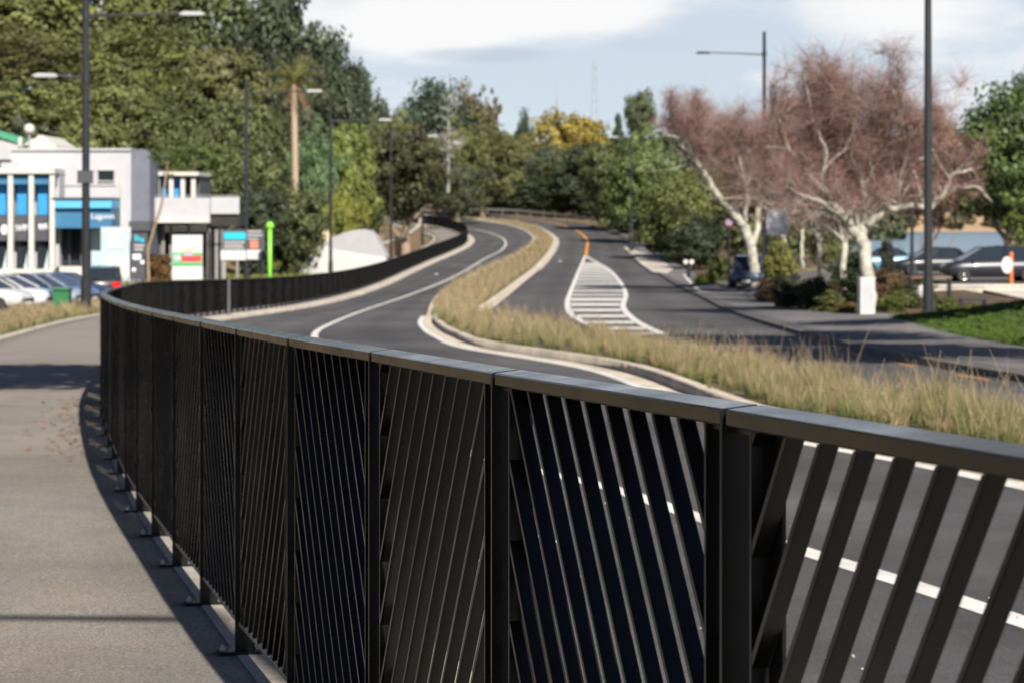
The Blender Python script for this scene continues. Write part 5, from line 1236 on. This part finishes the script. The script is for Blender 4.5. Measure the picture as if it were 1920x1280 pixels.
birch('reddish bare tree with a long leaning pale limb, beside the off-roader', 150, [
 [(1418, 540, 0, 11), (1415, 500, 0, 10), (1408, 460, 0, 9.5), (1396, 425, 0, 9)],
 [(1396, 425, 0, 8), (1370, 395, -.2, 7), (1340, 362, -.9, 6.5), (1318, 330, -1.3, 6), (1298, 295, -1.6, 5), (1284, 265, -1.8, 4.4), (1266, 240, -1.9, 3.8), (1258, 205, -1.9, 2.2)],
 [(1396, 425, 0, 6.5), (1385, 395, .4, 5.5), (1372, 350, .8, 4.5), (1366, 300, 1., 3.5), (1350, 240, 1.3, 2.2)],
 [(1410, 465, 0, 6.5), (1422, 430, .2, 5.5), (1424, 390, .3, 5), (1412, 345, .5, 4), (1406, 300, .4, 3), (1395, 240, .2, 2)],
 [(1396, 420, 0, 5), (1400, 380, -.5, 4), (1392, 330, -.9, 3), (1380, 290, -1.2, 2.4), (1340, 240, -1.4, 1.6)],
 [(1424, 390, .3, 4.5), (1440, 350, .6, 3.5), (1450, 300, .8, 2.6), (1446, 240, 1., 1.6)],
 [(1318, 330, -.5, 3.5), (1300, 318, -.9, 2.4), (1268, 290, -1.2, 1.4)],
 [(1298, 295, -.6, 3.2), (1312, 250, -.4, 2.2), (1306, 205, -.2, 1.2)],
], 31, 14500, (1195, 1480, 158, 385), keepout=lambda x, y: x < 1392 and y > np.interp(x, [1195, 1262, 1284, 1318, 1392], [250, 235, 262, 322, 405]))
birch('large reddish bare tree, stout pale trunk forking wide behind the white utility box', 97, [
 [(1632, 572, 0, 13), (1628, 530, 0, 12), (1622, 480, 0, 12), (1614, 445, 0, 12.5)],
 [(1612, 446, 0, 11), (1585, 412, -.2, 9), (1560, 385, -.4, 7.5), (1535, 350, -.5, 6), (1500, 315, -.8, 5), (1468, 270, -1., 4), (1440, 220, -1.2, 2.5)],
 [(1616, 446, 0, 10), (1625, 400, .2, 8), (1618, 345, .3, 6.5), (1598, 300, .2, 6), (1600, 250, .1, 5.2), (1585, 210, 0, 4.5), (1560, 170, -.2, 3.5), (1530, 120, -.4, 2.2)],
 [(1626, 425, 0, 9), (1650, 402, .1, 8), (1668, 378, .2, 7), (1690, 340, .3, 5.5), (1720, 300, .5, 4.2), (1745, 255, .6, 3.4), (1790, 225, .8, 2.4)],
 [(1660, 390, .1, 7), (1700, 388, -.2, 6), (1738, 390, -.4, 5.5), (1760, 372, -.5, 5), (1778, 330, -.6, 4), (1815, 318, -.8, 3)],
 [(1752, 382, -.4, 4), (1790, 352, -.2, 3.2), (1835, 352, 0, 2.4), (1862, 380, .2, 1.5)],
 [(1560, 385, -.4, 6), (1535, 380, -.9, 4.5), (1500, 370, -1.3, 3.5), (1465, 350, -1.6, 2.2)],
 [(1585, 412, -.2, 6), (1580, 370, .4, 5), (1560, 320, .9, 4), (1548, 270, 1.2, 3), (1520, 215, 1.4, 2)],
 [(1622, 400, .2, 6), (1650, 350, .7, 5), (1660, 300, 1., 4), (1655, 240, 1.2, 3), (1690, 180, 1.4, 1.8)],
 [(1600, 300, .2, 4.5), (1640, 260, .6, 3.6), (1690, 215, .9, 2.6), (1685, 160, 1., 1.6)],
 [(1690, 340, .3, 4), (1700, 290, -.2, 3), (1690, 240, -.5, 2.2), (1670, 170, -.7, 1.4)],
 [(1535, 350, -.5, 4.2), (1545, 290, -.8, 3.2), (1520, 230, -1., 2.4), (1500, 140, -1.2, 1.4)],
 [(1618, 345, .3, 4.5), (1575, 305, .7, 3.5), (1555, 245, 1., 2.4), (1545, 150, 1.2, 1.4)],
], 32, 18500, (1425, 1850, 70, 395))
birch('small pale trunk beside the stout forked one', 112, [[(1582, 548, 0, 7), (1580, 500, 0, 6.3), (1584, 455, 0, 6)], [(1584, 455, 0, 6), (1572, 420, .2, 4.5), (1562, 380, .4, 3.4), (1530, 330, .6, 2)], [(1584, 455, 0, 6), (1600, 425, .2, 4.5), (1612, 385, .3, 3), (1640, 330, .4, 2)]], 33, 2600, (1480, 1680, 250, 440))
birch('slim pale trunk midway between the leaning and the stout trees', 118, [[(1542, 545, 0, 5), (1537, 495, 0, 4.6), (1536, 455, 0, 4.4)], [(1536, 455, 0, 4.5), (1522, 420, .1, 3.5), (1515, 370, .2, 2.5), (1490, 320, .3, 1.6)], [(1536, 455, 0, 4.5), (1545, 415, -.1, 3.5), (1550, 360, -.2, 2.4), (1570, 300, -.2, 1.6)]], 34, 3400, (1440, 1640, 230, 440))
birch('thinnest pale trunk, next to the notice board', 128, [[(1505, 505, 0, 3.8), (1503, 465, 0, 3.5), (1505, 430, 0, 3.2)], [(1505, 430, 0, 3.5), (1495, 390, .1, 2.6), (1480, 330, .2, 1.6)], [(1505, 430, 0, 3.2), (1518, 390, .1, 2.2), (1530, 330, .2, 1.4)]], 35, 2600, (1420, 1600, 220, 430))

birch('reddish bare tree filling the gap between the leaning and the stout ones', 138, [[(1478, 548, 0, 7), (1476, 500, 0, 6.5), (1470, 450, 0, 6)], [(1470, 450, 0, 5), (1450, 390, .2, 4), (1425, 320, .4, 3), (1385, 240, .6, 1.8)], [(1470, 450, 0, 5), (1480, 380, 0, 4), (1478, 300, 0, 3), (1462, 200, 0, 1.6)], [(1474, 420, 0, 4), (1500, 360, .3, 3.2), (1530, 300, .5, 2.4), (1550, 220, .6, 1.5)]], 36, 10500, (1330, 1570, 168, 420))
# ------------------------------------------------------------------ grasses
def tussocks(name, label, A, B, dens, hts, wid, seed, cl=.22, lean=.35, seedh=.5, dz=0., m=None, ylim=None):
    """blades in clumps between two plan lines; dens = blades per square metre as a function of distance"""
    rg = np.random.default_rng(seed); PT = []
    for a, b, c, d in zip(A[:-1], B[:-1], A[1:], B[1:]):
        w = np.linalg.norm(b-a); l = (np.linalg.norm(c-a)+np.linalg.norm(d-b))/2; n = rg.poisson(max(.0, w*l*dens(a[1])))
        if n: u, v = rg.uniform(0, 1, (2, n)); PT.append((a*(1-u[:, None])+b*u[:, None])*(1-v[:, None])+(c*(1-u[:, None])+d*u[:, None])*v[:, None])
    P = np.concatenate(PT); n = len(P)
    # gather blades towards clump centres
    cell = np.floor(P/.55); hsh = np.sin(cell[:, 0]*12.9898+cell[:, 1]*78.233)*43758.5453; hsh -= np.floor(hsh); hs2 = np.sin(cell[:, 0]*39.3+cell[:, 1]*11.1)*24634.63; hs2 -= np.floor(hs2)
    cen = (cell+.2+.6*np.column_stack([hsh, hs2]))*.55; r0 = P-cen; P = cen+r0*.55
    keep = hsh > .07; P, r0, hsh, hs2 = P[keep], r0[keep], hsh[keep], hs2[keep]; n = len(P)
    D = np.maximum(P[:, 1], 15); wd = wid*np.maximum(1, D/38)
    h = rg.uniform(hts[0], hts[1], n)*(.5+.95*hsh); tall = rg.random(n) < .13; h = np.where(tall, h*(1.2+seedh*rg.random(n)), h)
    az = np.arctan2(r0[:, 1], r0[:, 0])+rg.normal(0, .8, n); ln = lean*rg.uniform(.3, 1.3, n)*h
    dx, dy = np.cos(az)*ln, np.sin(az)*ln; sa = rg.uniform(0, 6.28, n); sx, sy = np.cos(sa)*wd, np.sin(sa)*wd
    z = zg(P[:, 0], P[:, 1])+dz
    f = lambda t, b: np.column_stack([P[:, 0]+dx*b, P[:, 1]+dy*b, z+h*t])
    S = np.column_stack([sx, sy, 0*sx]); b0, b1, b2 = f(0, 0), f(.5, .22), f(1, 1)
    V = np.stack([b0-S, b0+S, b1+S*.85, b1-S*.85, b2+S*.35, b2-S*.35], 1).reshape(-1, 3); i = np.arange(n)*6
    Q = np.concatenate([np.column_stack([i, i+1, i+2, i+3]), np.column_stack([i+3, i+2, i+4, i+5])])
    dry = np.clip(.75*hs2+.25*rg.random(n)+.02+.25*np.clip((P[:, 1]-70)/40, 0, 1), 0, 1)
    hue = np.column_stack([dry*.25, dry*.25, .22+dry*.4, .22+dry*.4, np.where(tall, .95, .35+dry*.55), np.where(tall, .95, .35+dry*.55)]).ravel()
    tone = np.repeat(np.clip(rg.normal(.5, .22, n), 0, 1), 6)
    o = link(name, npmesh(name, V, Q, tone, hue), m or TUSSOCK); tag(o, label, 'grass', kind='stuff'); return o
ym = np.arange(10, 352, 1.)
GA, GB2 = byY(offs(ML, .27), ym), byY(offs(MR, -.3), ym)
GA[:, 0] -= np.interp(ym, [78, 92], [0, .3])
tussocks('grass', 'dry tan tussock grass filling the median strip', GA, GB2, lambda y: 620 if y < 45 else 330 if y < 80 else 170 if y < 130 else 70 if y < 220 else 45, (.13, .29), .0034, 41, seedh=.95)
yv = np.arange(52, 118, 1.)
VA = byY(offs(PL, -.28), yv); VB = VA+np.column_stack([-np.interp(yv, [50, 80, 95, 118], [1.9, 2.1, 2.6, 3.]), 0*yv])
tussocks('grass', 'dry olive grass verge between the footpath and the parked cars', VB, VA, lambda y: 200, (.12, .30), .006, 42)
yv = np.arange(118, 210, 1.5); VA = byY(offs(PL, -.2), yv); VB = VA-np.array([7., 0])
tussocks('grass', 'short green grass slope behind the outer fence', VB, VA, lambda y: 60, (.16, .34), .011, 43, seedh=.1, m=rampmat('green_grass_blades', [(0, (.07, .10, .02)), (.5, (.15, .19, .04)), (1, (.26, .26, .07))]))
yv = np.arange(36, 84, .8); VA = byY(FR, yv)+np.array([.05, 0]); VB = VA+np.array([10., 0])
tussocks('grass', 'mown green lawn grass on the mound by the footpath', VA, VB, lambda y: 170, (.05, .10), .009, 44, seedh=.0, m=rampmat('lawn_blades', [(0, (.045, .08, .014)), (.5, (.08, .13, .024)), (1, (.12, .165, .04))]))
stuffwood('woods', 'wooded bank out of view beside the path', (-62, -24), (-6, 84), 70, (8, 14), (.06, .07, .03), 23)
rg = np.random.default_rng(17); n = 240; Y_ = rg.uniform(7, 22, n); X_ = np.array([xat(RL, y) for y in Y_])+np.abs(rg.normal(0, 2.2, n)); C = np.column_stack([X_, Y_, zg(X_, Y_)+KD+.008]); V, Q = quads(C, n, .009, rg)
tag(link('gravel', npmesh('gravel', V, Q), CONC), 'pale loose grit lying on the carriageway', 'gravel', kind='stuff')
# fallen leaves
def litter(label, pts, seed):
    rg = np.random.default_rng(seed); P = np.array(pts); n = len(P); C = np.column_stack([P, zg(P[:, 0], P[:, 1])+.012]); V, Q = quads(C, n, .035, rg, np.tile([0, 0, 4.], (n, 1)))
    tag(link('leaves', npmesh('leaves', V, Q), LITTER), label, 'leaves', kind='stuff')
rg = np.random.default_rng(7); pts = []
for _ in range(230):
    y = rg.uniform(20.5, 31); x = xat(FENCE, y)-.1-abs(rg.normal(0, .3)); pts.append((x, y))
litter('brown fallen leaves lying on the path along the shaded fence foot', pts, 8)
